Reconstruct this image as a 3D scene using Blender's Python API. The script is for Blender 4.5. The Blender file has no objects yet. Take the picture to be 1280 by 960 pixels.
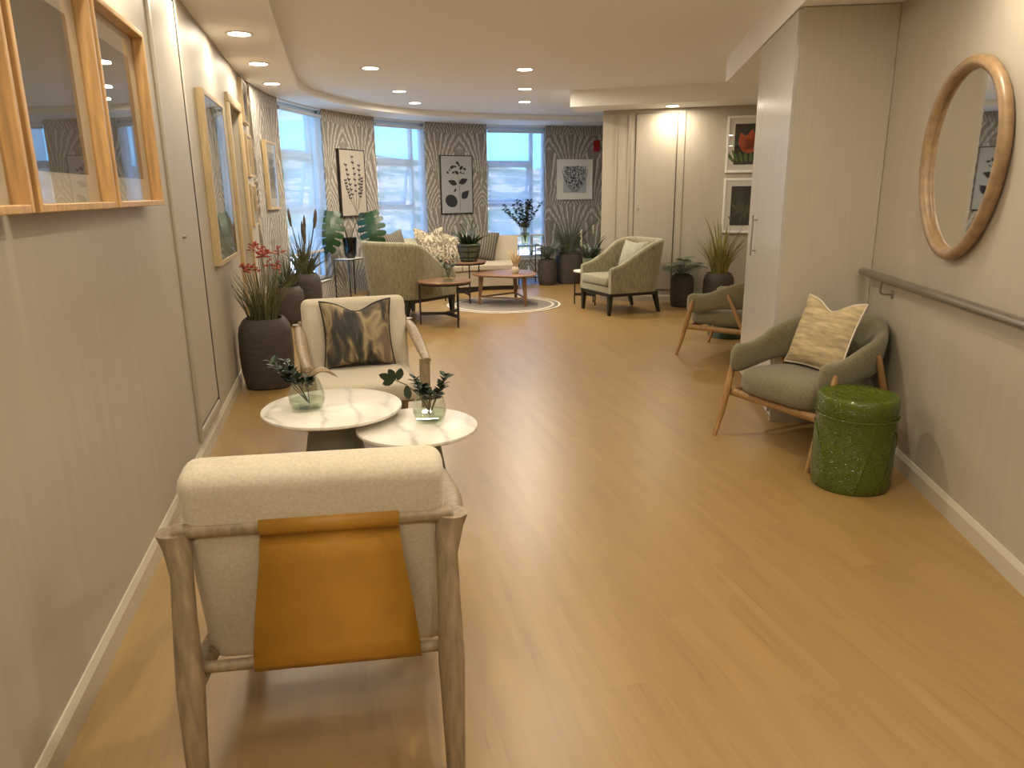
import bpy, bmesh, math, random
from mathutils import Vector, Matrix
random.seed(7)
sc = bpy.context.scene
COL = sc.collection
PI = math.pi

# ------------------------------------------------------------------ camera
def make_camera():
    yaw, pitch, roll = math.radians(13.24), math.radians(14.71), math.radians(-0.58)
    f = Vector((math.sin(yaw)*math.cos(pitch), math.cos(yaw)*math.cos(pitch), -math.sin(pitch)))
    r = Vector((math.cos(yaw), -math.sin(yaw), 0)); u = r.cross(f)
    r2 = r*math.cos(roll)+u*math.sin(roll); u2 = -r*math.sin(roll)+u*math.cos(roll)
    M = Matrix.Identity(4)
    for i in range(3):
        M[i][0] = r2[i]; M[i][1] = u2[i]; M[i][2] = -f[i]
    M[2][3] = 1.5
    cd = bpy.data.cameras.new('camera'); cd.sensor_width = 36; cd.lens = 36*912/1280
    cd.clip_start = .05; cd.clip_end = 600
    c = bpy.data.objects.new('camera', cd); COL.objects.link(c); c.matrix_world = M
    sc.camera = c
make_camera()

# ------------------------------------------------------------------ world, sun, exposure
w = bpy.data.worlds.new('world'); sc.world = w; w.use_nodes = True
nt = w.node_tree
bg = nt.nodes['Background']
tcw = nt.nodes.new('ShaderNodeTexCoord'); spw = nt.nodes.new('ShaderNodeSeparateXYZ'); nt.links.new(tcw.outputs['Generated'], spw.inputs[0])
rw_ = nt.nodes.new('ShaderNodeValToRGB'); nt.links.new(spw.outputs[2], rw_.inputs[0])      # clear blue sky, a little paler at the horizon
rw_.color_ramp.elements[0].position = 0.0; rw_.color_ramp.elements[0].color = (.26, .62, .98, 1)
rw_.color_ramp.elements[1].position = .45; rw_.color_ramp.elements[1].color = (.08, .33, 1., 1)
nt.links.new(rw_.outputs[0], bg.inputs[0]); bg.inputs[1].default_value = 2.3
sl = bpy.data.lights.new('sun', 'SUN'); sl.energy = 14.0; sl.color = (1, .95, .86); sl.angle = .01
so = bpy.data.objects.new('sun', sl); COL.objects.link(so); so.rotation_euler = (math.radians(40), 0, math.radians(-20))
sc.view_settings.view_transform = 'Standard'; sc.view_settings.look = 'None'
sc.view_settings.exposure = 0.52; sc.view_settings.gamma = 1.0; sc.view_settings.use_curve_mapping = False
LAMP = (1.0, .87, .67)
LAMP_W = 11.5

# ------------------------------------------------------------------ materials
MATS = {}
def mat(name, col, rough=.6, metal=0., var=0., vscale=8., stretch=(1, 1, 1), bump=0., bscale=60., coat=0., coords='Object', col2=None, detail=4., spec=None, sheen=0.):
    if name in MATS: return MATS[name]
    m = bpy.data.materials.new(name); m.use_nodes = True; t = m.node_tree
    b = t.nodes['Principled BSDF']
    b.inputs['Base Color'].default_value = (*col, 1); b.inputs['Roughness'].default_value = rough; b.inputs['Metallic'].default_value = metal
    if coat: b.inputs['Coat Weight'].default_value = coat; b.inputs['Coat Roughness'].default_value = .06
    if spec is not None: b.inputs['Specular IOR Level'].default_value = spec
    if sheen: b.inputs['Sheen Weight'].default_value = sheen
    if var or bump:
        tc = t.nodes.new('ShaderNodeTexCoord'); mp = t.nodes.new('ShaderNodeMapping'); mp.inputs['Scale'].default_value = stretch
        t.links.new(tc.outputs[coords], mp.inputs[0])
    if var:
        n = t.nodes.new('ShaderNodeTexNoise'); n.inputs['Scale'].default_value = vscale; n.inputs['Detail'].default_value = detail
        t.links.new(mp.outputs[0], n.inputs[0])
        r = t.nodes.new('ShaderNodeValToRGB'); c2 = col2 or tuple(x*(1-var) for x in col)
        r.color_ramp.elements[0].position = .32; r.color_ramp.elements[1].position = .68
        r.color_ramp.elements[0].color = (*c2, 1); r.color_ramp.elements[1].color = (*(tuple(min(1, x*(1+var*.35)) for x in col)), 1)
        t.links.new(n.outputs[0], r.inputs[0]); t.links.new(r.outputs[0], b.inputs['Base Color'])
    if bump:
        n2 = t.nodes.new('ShaderNodeTexNoise'); n2.inputs['Scale'].default_value = bscale; n2.inputs['Detail'].default_value = 3
        t.links.new(mp.outputs[0], n2.inputs[0])
        bp = t.nodes.new('ShaderNodeBump'); bp.inputs['Strength'].default_value = bump; bp.inputs['Distance'].default_value = .004
        t.links.new(n2.outputs[0], bp.inputs['Height']); t.links.new(bp.outputs[0], b.inputs['Normal'])
    MATS[name] = m
    return m

def emis(name, col, s):
    if name in MATS: return MATS[name]
    m = bpy.data.materials.new(name); m.use_nodes = True; t = m.node_tree; t.nodes.clear()
    e = t.nodes.new('ShaderNodeEmission'); e.inputs[0].default_value = (*col, 1); e.inputs[1].default_value = s
    o = t.nodes.new('ShaderNodeOutputMaterial'); t.links.new(e.outputs[0], o.inputs[0]); MATS[name] = m
    return m

def glassy(name, tint=(1, 1, 1), ior=1.45, rough=0., base=0.):
    """thin clear sheet: transparent plus Fresnel gloss"""
    if name in MATS: return MATS[name]
    m = bpy.data.materials.new(name); m.use_nodes = True; t = m.node_tree; t.nodes.clear()
    tr = t.nodes.new('ShaderNodeBsdfTransparent'); tr.inputs[0].default_value = (*tint, 1)
    gl = t.nodes.new('ShaderNodeBsdfGlossy'); gl.inputs['Roughness'].default_value = rough
    lw = t.nodes.new('ShaderNodeLayerWeight'); lw.inputs[0].default_value = .5
    pw = t.nodes.new('ShaderNodeMath'); pw.operation = 'POWER'; pw.inputs[1].default_value = 5.; t.links.new(lw.outputs['Facing'], pw.inputs[0])
    f0 = ((ior-1)/(ior+1))**2
    fr = t.nodes.new('ShaderNodeMath'); fr.operation = 'MULTIPLY_ADD'; fr.inputs[1].default_value = 1-f0; fr.inputs[2].default_value = f0; t.links.new(pw.outputs[0], fr.inputs[0])
    ad = t.nodes.new('ShaderNodeMath'); ad.operation = 'ADD'; ad.use_clamp = True; ad.inputs[1].default_value = base
    mx = t.nodes.new('ShaderNodeMixShader'); o = t.nodes.new('ShaderNodeOutputMaterial')
    t.links.new(fr.outputs[0], ad.inputs[0]); t.links.new(ad.outputs[0], mx.inputs[0])
    t.links.new(tr.outputs[0], mx.inputs[1]); t.links.new(gl.outputs[0], mx.inputs[2]); t.links.new(mx.outputs[0], o.inputs[0])
    MATS[name] = m
    return m

class NG:
    """tiny helper to write node maths"""
    def __init__(s, t): s.t = t
    def n(s, typ, **kw):
        x = s.t.nodes.new(typ)
        for k, v in kw.items(): setattr(x, k, v)
        return x
    def m(s, op, a, b=None, c=None, clamp=False):
        x = s.n('ShaderNodeMath', operation=op, use_clamp=clamp)
        for i, v in enumerate((a, b, c)):
            if v is None: continue
            if isinstance(v, (int, float)): x.inputs[i].default_value = v
            else: s.t.links.new(v, x.inputs[i])
        return x.outputs[0]
    def ramp(s, fac, stops):
        r = s.n('ShaderNodeValToRGB'); cr = r.color_ramp
        while len(cr.elements) < len(stops): cr.elements.new(.5)
        for e, (p, c) in zip(cr.elements, stops): e.position = p; e.color = (*c, 1)
        s.t.links.new(fac, r.inputs[0]); return r.outputs[0]
    def noise(s, vec, scale, detail=4., rough=.5):
        x = s.n('ShaderNodeTexNoise'); x.inputs['Scale'].default_value = scale; x.inputs['Detail'].default_value = detail; x.inputs['Roughness'].default_value = rough
        s.t.links.new(vec, x.inputs[0]); return x.outputs[0]
    def mapping(s, vec, scale=(1, 1, 1), rot=(0, 0, 0)):
        x = s.n('ShaderNodeMapping'); x.inputs['Scale'].default_value = scale; x.inputs['Rotation'].default_value = rot
        s.t.links.new(vec, x.inputs[0]); return x.outputs[0]
    def mix(s, fac, a, b):
        x = s.n('ShaderNodeMix', data_type='RGBA')
        for i, v in ((0, fac), (6, a), (7, b)):
            if isinstance(v, (int, float)): x.inputs[i].default_value = v
            elif isinstance(v, tuple): x.inputs[i].default_value = (*v, 1)
            else: s.t.links.new(v, x.inputs[i])
        return x.outputs[2]

def new_mat(name, rough=.6):
    m = bpy.data.materials.new(name); m.use_nodes = True; t = m.node_tree
    b = t.nodes['Principled BSDF']; b.inputs['Roughness'].default_value = rough
    MATS[name] = m
    return m, NG(t), b

def floor_mat():
    m, g, b = new_mat('floor_wood', .38)
    tc = g.n('ShaderNodeTexCoord').outputs['Object']
    sep = g.n('ShaderNodeSeparateXYZ'); g.t.links.new(tc, sep.inputs[0])
    x, y = sep.outputs[0], sep.outputs[1]
    px = g.m('DIVIDE', x, .18); ix = g.m('FLOOR', px)
    yo = g.m('ADD', y, g.m('MULTIPLY', g.m('FRACT', g.m('MULTIPLY', ix, .377)), 1.3))
    iy = g.m('FLOOR', g.m('DIVIDE', yo, 1.25))
    wn = g.n('ShaderNodeTexWhiteNoise'); cmb = g.n('ShaderNodeCombineXYZ'); g.t.links.new(ix, cmb.inputs[0]); g.t.links.new(iy, cmb.inputs[1]); g.t.links.new(cmb.outputs[0], wn.inputs[0])
    # per plank shift of the grain
    add = g.n('ShaderNodeVectorMath', operation='ADD'); sc_ = g.n('ShaderNodeVectorMath', operation='SCALE'); sc_.inputs['Scale'].default_value = 7.
    g.t.links.new(wn.outputs['Color'], sc_.inputs[0]); g.t.links.new(tc, add.inputs[0]); g.t.links.new(sc_.outputs[0], add.inputs[1])
    v1 = g.mapping(add.outputs[0], (9, .8, 1)); n1 = g.noise(v1, 1.6, 5, .6)
    v2 = g.mapping(add.outputs[0], (60, 2.2, 1)); n2 = g.noise(v2, 1.5, 4, .6)
    f = g.m('ADD', g.m('MULTIPLY', n1, .62), g.m('MULTIPLY', n2, .38))
    c = g.ramp(f, [(.27, (.185, .100, .028)), (.38, (.260, .154, .050)), (.52, (.294, .178, .060)), (.72, (.330, .206, .073))])
    tone = g.ramp(wn.outputs['Value'], [(0, (.96, .96, .96)), (1, (1.03, 1.03, 1.02))])
    mm = g.n('ShaderNodeMix', data_type='RGBA', blend_type='MULTIPLY'); mm.inputs[0].default_value = 1
    g.t.links.new(c, mm.inputs[6]); g.t.links.new(tone, mm.inputs[7])
    # fine joints
    fx = g.m('FRACT', px); ed = g.m('MINIMUM', fx, g.m('SUBTRACT', 1., fx)); jn = g.m('LESS_THAN', ed, .006)
    fin = g.mix(g.m('MULTIPLY', jn, .10), mm.outputs[2], (.22, .13, .06)); g.t.links.new(fin, b.inputs['Base Color'])
    rr = g.m('ADD', g.m('MULTIPLY', n2, .08), .33); g.t.links.new(rr, b.inputs['Roughness'])
    b.inputs['Specular IOR Level'].default_value = .85
    bp = g.n('ShaderNodeBump'); bp.inputs['Strength'].default_value = .05; bp.inputs['Distance'].default_value = .001
    g.t.links.new(n2, bp.inputs['Height']); g.t.links.new(bp.outputs[0], b.inputs['Normal'])
    return m

def wallpaper_mat():
    """arching feather fronds, in metres on the wall's UV"""
    m, g, b = new_mat('feather_wallpaper', .7)
    uv = g.n('ShaderNodeTexCoord').outputs['UV']
    nz = g.n('ShaderNodeTexNoise'); nz.inputs['Scale'].default_value = 5.; nz.inputs['Detail'].default_value = 3; g.t.links.new(uv, nz.inputs[0])
    sep = g.n('ShaderNodeSeparateXYZ'); g.t.links.new(uv, sep.inputs[0])
    sn = g.n('ShaderNodeSeparateColor'); g.t.links.new(nz.outputs['Color'], sn.inputs[0])
    u0 = g.m('ADD', sep.outputs[0], g.m('MULTIPLY', g.m('SUBTRACT', sn.outputs[0], .5), .07))
    v0 = g.m('ADD', sep.outputs[1], g.m('MULTIPLY', g.m('SUBTRACT', sn.outputs[1], .5), .10))
    def fan(du, dv, W, Hh):
        a = g.m('ABSOLUTE', g.m('SUBTRACT', g.m('FRACT', g.m('ADD', g.m('DIVIDE', u0, W), du)), .5))   # 0 centre .. .5
        v = g.m('FRACT', g.m('ADD', g.m('DIVIDE', v0, Hh), dv))
        # fronds leave the base almost upright and arch over: c is constant along a frond
        c = g.m('DIVIDE', g.m('ADD', a, .012), g.m('ADD', .10, g.m('MULTIPLY', g.m('POWER', v, 1.5), .62)))
        wob = g.m('MULTIPLY', sn.outputs[2], 2.4)
        st = g.m('SINE', g.m('ADD', g.m('MULTIPLY', g.m('POWER', c, .8), 16.), wob))
        st = g.m('ADD', g.m('MULTIPLY', st, .75), g.m('MULTIPLY', g.m('SINE', g.m('ADD', g.m('MULTIPLY', c, 37.), g.m('MULTIPLY', wob, 2.))), .4))
        barb = g.m('SINE', g.m('ADD', g.m('MULTIPLY', v, 30.), g.m('MULTIPLY', a, 70.)))
        st = g.m('ADD', st, g.m('MULTIPLY', barb, .16))
        env = g.m('ADD', v, g.m('MULTIPLY', g.m('MULTIPLY', a, a), 2.4))
        return st, env
    s1, e1 = fan(0, 0, .86, 1.25)
    s2, e2 = fan(.5, .5, .86, 1.25)
    pick = g.m('LESS_THAN', e1, .80)
    mixv = g.m('ADD', g.m('MULTIPLY', s1, pick), g.m('MULTIPLY', s2, g.m('SUBTRACT', 1., pick)))
    det = g.noise(g.mapping(uv, (40, 14, 1)), 1.6, 3)
    f = g.m('ADD', g.m('ADD', g.m('MULTIPLY', mixv, .28), .42), g.m('MULTIPLY', g.m('SUBTRACT', det, .5), .45))
    c = g.ramp(f, [(.15, (.19, .168, .14)), (.40, (.275, .25, .215)), (.54, (.35, .325, .285)), (.64, (.56, .53, .485)), (.9, (.68, .65, .60))])
    g.t.links.new(c, b.inputs['Base Color'])
    return m

def blind_mat():
    m = bpy.data.materials.new('sheer_blind'); m.use_nodes = True; t = m.node_tree; t.nodes.clear()
    tr = t.nodes.new('ShaderNodeBsdfTransparent'); tr.inputs[0].default_value = (.93, .96, 1, 1)
    tl = t.nodes.new('ShaderNodeBsdfTranslucent'); tl.inputs[0].default_value = (.80, .86, .88, 1)
    df = t.nodes.new('ShaderNodeBsdfDiffuse'); df.inputs[0].default_value = (.8, .82, .85, 1)
    m1 = t.nodes.new('ShaderNodeMixShader'); m1.inputs[0].default_value = .3
    m2 = t.nodes.new('ShaderNodeMixShader'); m2.inputs[0].default_value = .30
    o = t.nodes.new('ShaderNodeOutputMaterial')
    t.links.new(tl.outputs[0], m1.inputs[1]); t.links.new(df.outputs[0], m1.inputs[2])
    t.links.new(tr.outputs[0], m2.inputs[1]); t.links.new(m1.outputs[0], m2.inputs[2]); t.links.new(m2.outputs[0], o.inputs[0])
    MATS['blind'] = m
    return m

def marble_mat():
    m, g, b = new_mat('white_marble', .38)
    tc = g.n('ShaderNodeTexCoord').outputs['Object']
    w1 = g.n('ShaderNodeTexWave'); w1.inputs['Scale'].default_value = 1.6; w1.inputs['Distortion'].default_value = 9; w1.inputs['Detail'].default_value = 4
    g.t.links.new(tc, w1.inputs[0])
    n = g.noise(tc, 5, 5)
    f = g.m('MULTIPLY', g.m('POWER', w1.outputs['Fac'], 7.), g.m('MULTIPLY', n, 1.5))
    g.t.links.new(g.ramp(f, [(0, (.80, .77, .69)), (.45, (.74, .71, .64)), (1, (.50, .48, .43))]), b.inputs['Base Color'])
    return m

def stripe_mat(name, c1, c2, freq, axis=0):
    m, g, b = new_mat(name, .85)
    tc = g.n('ShaderNodeTexCoord').outputs['Object']; sep = g.n('ShaderNodeSeparateXYZ'); g.t.links.new(tc, sep.inputs[0])
    s = g.m('SINE', g.m('MULTIPLY', sep.outputs[axis], freq))
    g.t.links.new(g.ramp(g.m('ADD', g.m('MULTIPLY', s, .5), .5), [(.35, c1), (.65, c2)]), b.inputs['Base Color'])
    return m

def floral_mat(name, stops, scale=7., dist=2.2, stretch=(1, 1, .75)):
    m, g, b = new_mat(name, .8)
    tc = g.n('ShaderNodeTexCoord').outputs['Object']; v = g.mapping(tc, stretch)
    n = g.n('ShaderNodeTexNoise'); n.inputs['Scale'].default_value = scale; n.inputs['Detail'].default_value = 2.2; n.inputs['Distortion'].default_value = dist
    g.t.links.new(v, n.inputs[0])
    r = g.ramp(n.outputs[0], stops); 
    for nd in g.t.nodes:
        if nd.type == 'VALTORGB': nd.color_ramp.interpolation = 'LINEAR'
    g.t.links.new(r, b.inputs['Base Color'])
    return m

def stool_mat(name, col):
    m, g, b = new_mat(name, .16)
    tc = g.n('ShaderNodeTexCoord').outputs['Object']
    vo = g.n('ShaderNodeTexVoronoi', feature='DISTANCE_TO_EDGE'); vo.inputs['Scale'].default_value = 46; g.t.links.new(g.mapping(tc, (1, 1, 2.3)), vo.inputs[0])
    wv = g.n('ShaderNodeTexWave'); wv.inputs['Scale'].default_value = 2.2; wv.inputs['Distortion'].default_value = 5.; wv.inputs['Detail'].default_value = .6; g.t.links.new(tc, wv.inputs[0])
    line = g.m('POWER', wv.outputs['Fac'], 26.)
    h = g.m('ADD', g.m('MULTIPLY', g.m('MINIMUM', vo.outputs['Distance'], .12), 4.), g.m('MULTIPLY', line, 1.2))
    bp = g.n('ShaderNodeBump'); bp.inputs['Strength'].default_value = .55; bp.inputs['Distance'].default_value = .006
    g.t.links.new(h, bp.inputs['Height']); g.t.links.new(bp.outputs[0], b.inputs['Normal'])
    c2 = tuple(x*.45 for x in col)
    g.t.links.new(g.ramp(g.m('MULTIPLY', vo.outputs['Distance'], 6.), [(0, c2), (.5, col)]), b.inputs['Base Color'])
    return m

def streak_mat(name, bgc, cols):
    """muted print with loose vertical brush streaks"""
    m, g, b = new_mat(name, .5)
    tc = g.n('ShaderNodeTexCoord').outputs['Object']
    n = g.noise(g.mapping(tc, (5, 1, .9)), 1.4, 5, .62)
    n2 = g.noise(g.mapping(tc, (9, 1, 1.6)), 1.0, 3, .5)
    c = g.ramp(n, [(.36, bgc), (.47, cols[0]), (.54, cols[1]), (.60, cols[2]), (.68, bgc)])
    g.t.links.new(g.mix(g.m('MULTIPLY', n2, .7), c, bgc), b.inputs['Base Color'])
    return m

M = dict(
    wall=mat('beige_wall_paint', (.42, .375, .30), .5, var=.05, vscale=3, stretch=(6, 6, .6), bump=.06, bscale=40),
    ceil=mat('ceiling_paint', (.89, .88, .86), .7),
    trim=mat('painted_skirting', (.50, .45, .35), .4),
    floor=floor_mat(), paper=wallpaper_mat(), blind=blind_mat(), marble=marble_mat(),
    alu=mat('window_aluminium', (.55, .60, .66), .45, .2),
    glass=glassy('window_glass', (.93, .97, 1)),
    picglass=glassy('picture_glass', (.96, .96, .96), 1.5),
    oak=mat('light_oak', (.56, .335, .13), .42, var=.28, vscale=4, stretch=(14, 14, 1.4)),
    oak_pale=mat('pale_oak', (.50, .37, .20), .45, var=.2, vscale=4, stretch=(14, 14, 1.2)),
    oakgrey=mat('greyed_oak', (.30, .225, .135), .45, var=.35, vscale=5, stretch=(12, 12, 1.5), bump=.1),
    oakwarm=mat('warm_oak_leg', (.36, .20, .075), .42, var=.3, vscale=5, stretch=(12, 12, 1.5)),
    walnut=mat('walnut', (.24, .125, .06), .35, var=.3, vscale=5, stretch=(3, 14, 3)),
    cream=mat('cream_linen', (.56, .50, .385), .9, var=.13, vscale=120, bump=.25, bscale=300, sheen=.2),
    leather=mat('tan_leather', (.37, .18, .014), .5, var=.12, vscale=10, bump=.12, bscale=240),
    green=mat('olive_wool', (.175, .155, .085), .92, var=.25, vscale=90, bump=.4, bscale=260, sheen=.25),
    chenille=mat('sage_chenille', (.27, .245, .145), .85, var=.35, vscale=26, stretch=(2, 2, .5), bump=.2, bscale=150, sheen=.3),
    sofa=mat('beige_sofa_fabric', (.42, .36, .27), .9, var=.1, vscale=60, bump=.2, bscale=200),
    black=mat('black_metal', (.012, .012, .014), .4), blackwood=mat('black_wood', (.014, .012, .011), .35),
    pot=mat('dark_clay_pot', (.058, .045, .036), .75, var=.3, vscale=18, stretch=(1, 1, 4), bump=.4, bscale=70),
    soil=mat('soil', (.03, .022, .015), .95, bump=.8, bscale=80),
    steel=mat('brushed_steel', (.45, .43, .40), .3, .95), rail=mat('handrail_metal', (.42, .38, .33), .28, .9, var=.1, vscale=20),
    white=mat('white_paint', (.74, .72, .67), .45), mount=mat('picture_mount', (.66, .62, .53), .7),
    wardrobe=mat('wardrobe_laminate', (.50, .455, .37), .38, var=.05, vscale=5, stretch=(10, 10, .6)), wdoor=mat('wardrobe_door_laminate', (.50, .48, .44), .24, var=.08, vscale=4, stretch=(14, 14, .5)),
    leaf=mat('dark_leaf', (.020, .040, .018), .4, var=.4, vscale=12), leafm=mat('monstera_leaf', (.014, .055, .016), .35, var=.35, vscale=9),
    leafg=mat('sage_leaf', (.085, .105, .06), .5, var=.4, vscale=10), grass=mat('dry_green_grass', (.125, .125, .05), .6, var=.45, vscale=7),
    grassy=mat('yellow_green_grass', (.25, .22, .055), .55, var=.4, vscale=7), reed=mat('brown_reed', (.07, .055, .035), .8),
    redfl=mat('red_flower', (.40, .06, .03), .6, var=.5, vscale=40), stem=mat('plant_stem', (.08, .07, .03), .7),
    dried=mat('dried_grass', (.58, .44, .26), .8, var=.2, vscale=20), pinkleaf=mat('tan_pink_leaf', (.30, .20, .12), .5, var=.5, vscale=14, col2=(.10, .11, .035)),
    vglass=glassy('green_vase_glass', (.95, .98, .95), 1.5, 0, .02), water=glassy('vase_water', (.93, .95, .86), 1.33),
    cone=mat('grey_pedestal', (.20, .20, .18), .7), mirror=mat('mirror_silver', (.86, .86, .82), .02, 1.),
    mirrorwood=mat('mirror_wood', (.30, .19, .095), .38, var=.3, vscale=5, stretch=(4, 4, 4)),
    alarm=mat('red_plastic', (.35, .01, .01), .4), gap=mat('shadow_gap', (.15, .13, .10), .9),
    ink=mat('black_ink', (.025, .024, .03), .8), inkblue=mat('blue_black_ink', (.03, .04, .055), .8), paperbeige=mat('art_paper', (.40, .36, .30), .8), papergrey=mat('art_paper_grey', (.36, .36, .35), .8), paperblue=mat('art_paper_blue', (.42, .45, .47), .8),
    plinth=mat('sofa_plinth', (.02, .016, .014), .5),
)
M['pillow_dark'] = floral_mat('painterly_floral', [(.30, (.02, .02, .022)), (.44, (.05, .046, .04)), (.50, (.15, .11, .065)), (.56, (.34, .275, .15)), (.66, (.17, .12, .08))], 5.2, 1.0, (1.7, 1, .62))
M['pillow_leaf'] = floral_mat('leaf_print', [(.40, (.55, .49, .38)), (.46, (.20, .165, .10)), (.53, (.12, .10, .07)), (.56, (.56, .50, .39)), (.66, (.34, .29, .19))], 9, 1.6)
M['pillow_beige'] = mat('crinkled_beige', (.50, .395, .225), .8, var=.4, vscale=9, stretch=(1, 1, 5), bump=.5, bscale=30)
M['pillow_stripe'] = stripe_mat('striped_pillow', (.07, .062, .05), (.19, .17, .135), 150.)
M['pillow_sage'] = mat('sage_pillow', (.33, .32, .235), .85, var=.2, vscale=12)
M['stool'] = stool_mat('green_glaze', (.078, .112, .004)); M['stool2'] = stool_mat('teal_glaze', (.06, .12, .085))

# ------------------------------------------------------------------ mesh helpers
class MB:
    def __init__(s): s.bm = bmesh.new()
    def box(s, a, b, bev=0., seg=2, rot=None, piv=None):
        tmp = bmesh.new(); bmesh.ops.create_cube(tmp, size=1)
        a, b = Vector(a), Vector(b); c = (a+b)/2; d = b-a
        for v in tmp.verts: v.co = Vector((v.co.x*d.x, v.co.y*d.y, v.co.z*d.z))+c
        if bev: bmesh.ops.bevel(tmp, geom=list(tmp.edges), offset=bev, segments=seg, affect='EDGES', profile=.5)
        if rot is not None:
            p = Vector(piv) if piv else c
            for v in tmp.verts: v.co = rot @ (v.co-p)+p
        return s.merge(tmp)
    def merge(s, tmp):
        me = bpy.data.meshes.new('tmp'); tmp.to_mesh(me); tmp.free(); s.bm.from_mesh(me); bpy.data.meshes.remove(me); return s
    def tube(s, pts, rad, n=10, cap=True, flat=1., up=None):
        pts = [Vector(p) for p in pts]; k = len(pts)
        rads = rad if isinstance(rad, (list, tuple)) else [rad]*k
        rings = []; prev = None
        for i, p in enumerate(pts):
            t = (pts[min(i+1, k-1)]-pts[max(i-1, 0)]).normalized()
            if prev is None:
                ref = Vector(up) if up else (Vector((0, 0, 1)) if abs(t.z) < .9 else Vector((1, 0, 0)))
                a = t.cross(ref).normalized()
            else:
                a = (prev-t*prev.dot(t)).normalized()
            prev = a; b = t.cross(a)
            rings.append([s.bm.verts.new(p+(a*math.cos(2*PI*j/n)+b*math.sin(2*PI*j/n)*flat)*rads[i]) for j in range(n)])
        for i in range(k-1):
            for j in range(n):
                s.bm.faces.new((rings[i][j], rings[i][(j+1) % n], rings[i+1][(j+1) % n], rings[i+1][j]))
        if cap:
            s.bm.faces.new(rings[0][::-1]); s.bm.faces.new(rings[-1])
        return s
    def lathe(s, prof, n=32, c=(0, 0, 0), sq=0.):
        """profile of (radius, z); sq>0 makes it squarish"""
        rings = []
        for r, z in prof:
            ring = []
            for j in range(n):
                a = 2*PI*j/n; k = 1.
                if sq: k = 1/((abs(math.cos(a))**(2+sq)+abs(math.sin(a))**(2+sq))**(1/(2+sq)))
                ring.append(s.bm.verts.new((c[0]+r*k*math.cos(a), c[1]+r*k*math.sin(a), c[2]+z)))
            rings.append(ring)
        for i in range(len(rings)-1):
            for j in range(n): s.bm.faces.new((rings[i][j], rings[i][(j+1) % n], rings[i+1][(j+1) % n], rings[i+1][j]))
        if prof[0][0] > 1e-6: s.bm.faces.new(rings[0][::-1])
        if prof[-1][0] > 1e-6: s.bm.faces.new(rings[-1])
        return s
    def prism(s, poly, z0, z1):
        lo = [s.bm.verts.new((x, y, z0)) for x, y in poly]; hi = [s.bm.verts.new((x, y, z1)) for x, y in poly]; n = len(poly)
        s.bm.faces.new(lo[::-1]); s.bm.faces.new(hi)
        for i in range(n): s.bm.faces.new((lo[i], lo[(i+1) % n], hi[(i+1) % n], hi[i]))
        return s
    def plate(s, poly, y0, y1):
        """polygon of (x,z) given thickness along y"""
        lo = [s.bm.verts.new((x, y0, z)) for x, z in poly]; hi = [s.bm.verts.new((x, y1, z)) for x, z in poly]; n = len(poly)
        s.bm.faces.new(lo); s.bm.faces.new(hi[::-1])
        for i in range(n): s.bm.faces.new((lo[(i+1) % n], lo[i], hi[i], hi[(i+1) % n]))
        return s
    def loft(s, rings, close=True, cap=True):
        R = [[s.bm.verts.new(p) for p in r] for r in rings]; n = len(R[0])
        for i in range(len(R)-1):
            for j in range(n if close else n-1): s.bm.faces.new((R[i][j], R[i][(j+1) % n], R[i+1][(j+1) % n], R[i+1][j]))
        if cap and close:
            s.bm.faces.new(R[0][::-1]); s.bm.faces.new(R[-1])
        return s
    def strip(s, pts, widths, side, fold=.25):
        """leaf blade: three vertices across, folded along the midrib"""
        rows = []
        for p, wd in zip(pts, widths):
            p = Vector(p); sd = Vector(side)
            rows.append((s.bm.verts.new(p-sd*wd), s.bm.verts.new(p+Vector((0, 0, -wd*fold))), s.bm.verts.new(p+sd*wd)))
        for a, b in zip(rows, rows[1:]):
            s.bm.faces.new((a[0], a[1], b[1], b[0])); s.bm.faces.new((a[1], a[2], b[2], b[1]))
        return s
    def build(s, name, material, parent=None, smooth=40, loc=None, rotz=0., sub=0):
        bm = s.bm
        bmesh.ops.remove_doubles(bm, verts=bm.verts, dist=1e-6)
        bmesh.ops.recalc_face_normals(bm, faces=bm.faces)
        me = bpy.data.meshes.new(name); bm.to_mesh(me); bm.free()
        if smooth:
            for p in me.polygons: p.use_smooth = True
            try: me.set_sharp_from_angle(angle=math.radians(smooth))
            except Exception: pass
        o = bpy.data.objects.new(name, me); COL.objects.link(o); me.materials.append(M[material] if isinstance(material, str) else material)
        if parent: o.parent = parent
        if loc: o.location = loc
        o.rotation_euler.z = rotz
        if sub:
            md = o.modifiers.new('subsurf', 'SUBSURF'); md.levels = sub; md.render_levels = sub
        return o

def thing(name, label, cat, loc=(0, 0, 0), rotz=0., group=None):
    o = bpy.data.objects.new(name, None); COL.objects.link(o); o.empty_display_size = .1
    o.location = loc; o.rotation_euler = (0, 0, rotz); o['label'] = label; o['category'] = cat
    if group: o['group'] = group
    return o
def tag(o, label, cat, group=None):
    o['label'] = label; o['category'] = cat
    if group: o['group'] = group
    return o
def struct(o, label=None):
    o['kind'] = 'structure'
    if label: o['label'] = label
    return o
def copy_tree(o, parent=None):
    c = o.copy(); COL.objects.link(c); c.parent = parent
    for ch in list(o.children): copy_tree(ch, c)
    return c
def face(nx, ny): return math.atan2(nx, -ny)      # turn so that local -Y looks along (nx, ny)
def smoothpath(P, n=8):
    out = []; P = [Vector(p) for p in P]
    for i in range(len(P)-1):
        p0 = P[max(i-1, 0)]; p1 = P[i]; p2 = P[i+1]; p3 = P[min(i+2, len(P)-1)]
        for k in range(n):
            t = k/n
            out.append(.5*((2*p1)+(p2-p0)*t+(2*p0-5*p1+4*p2-p3)*t*t+(-p0+3*p1-3*p2+p3)*t**3))
    out.append(P[-1]); return out
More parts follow.
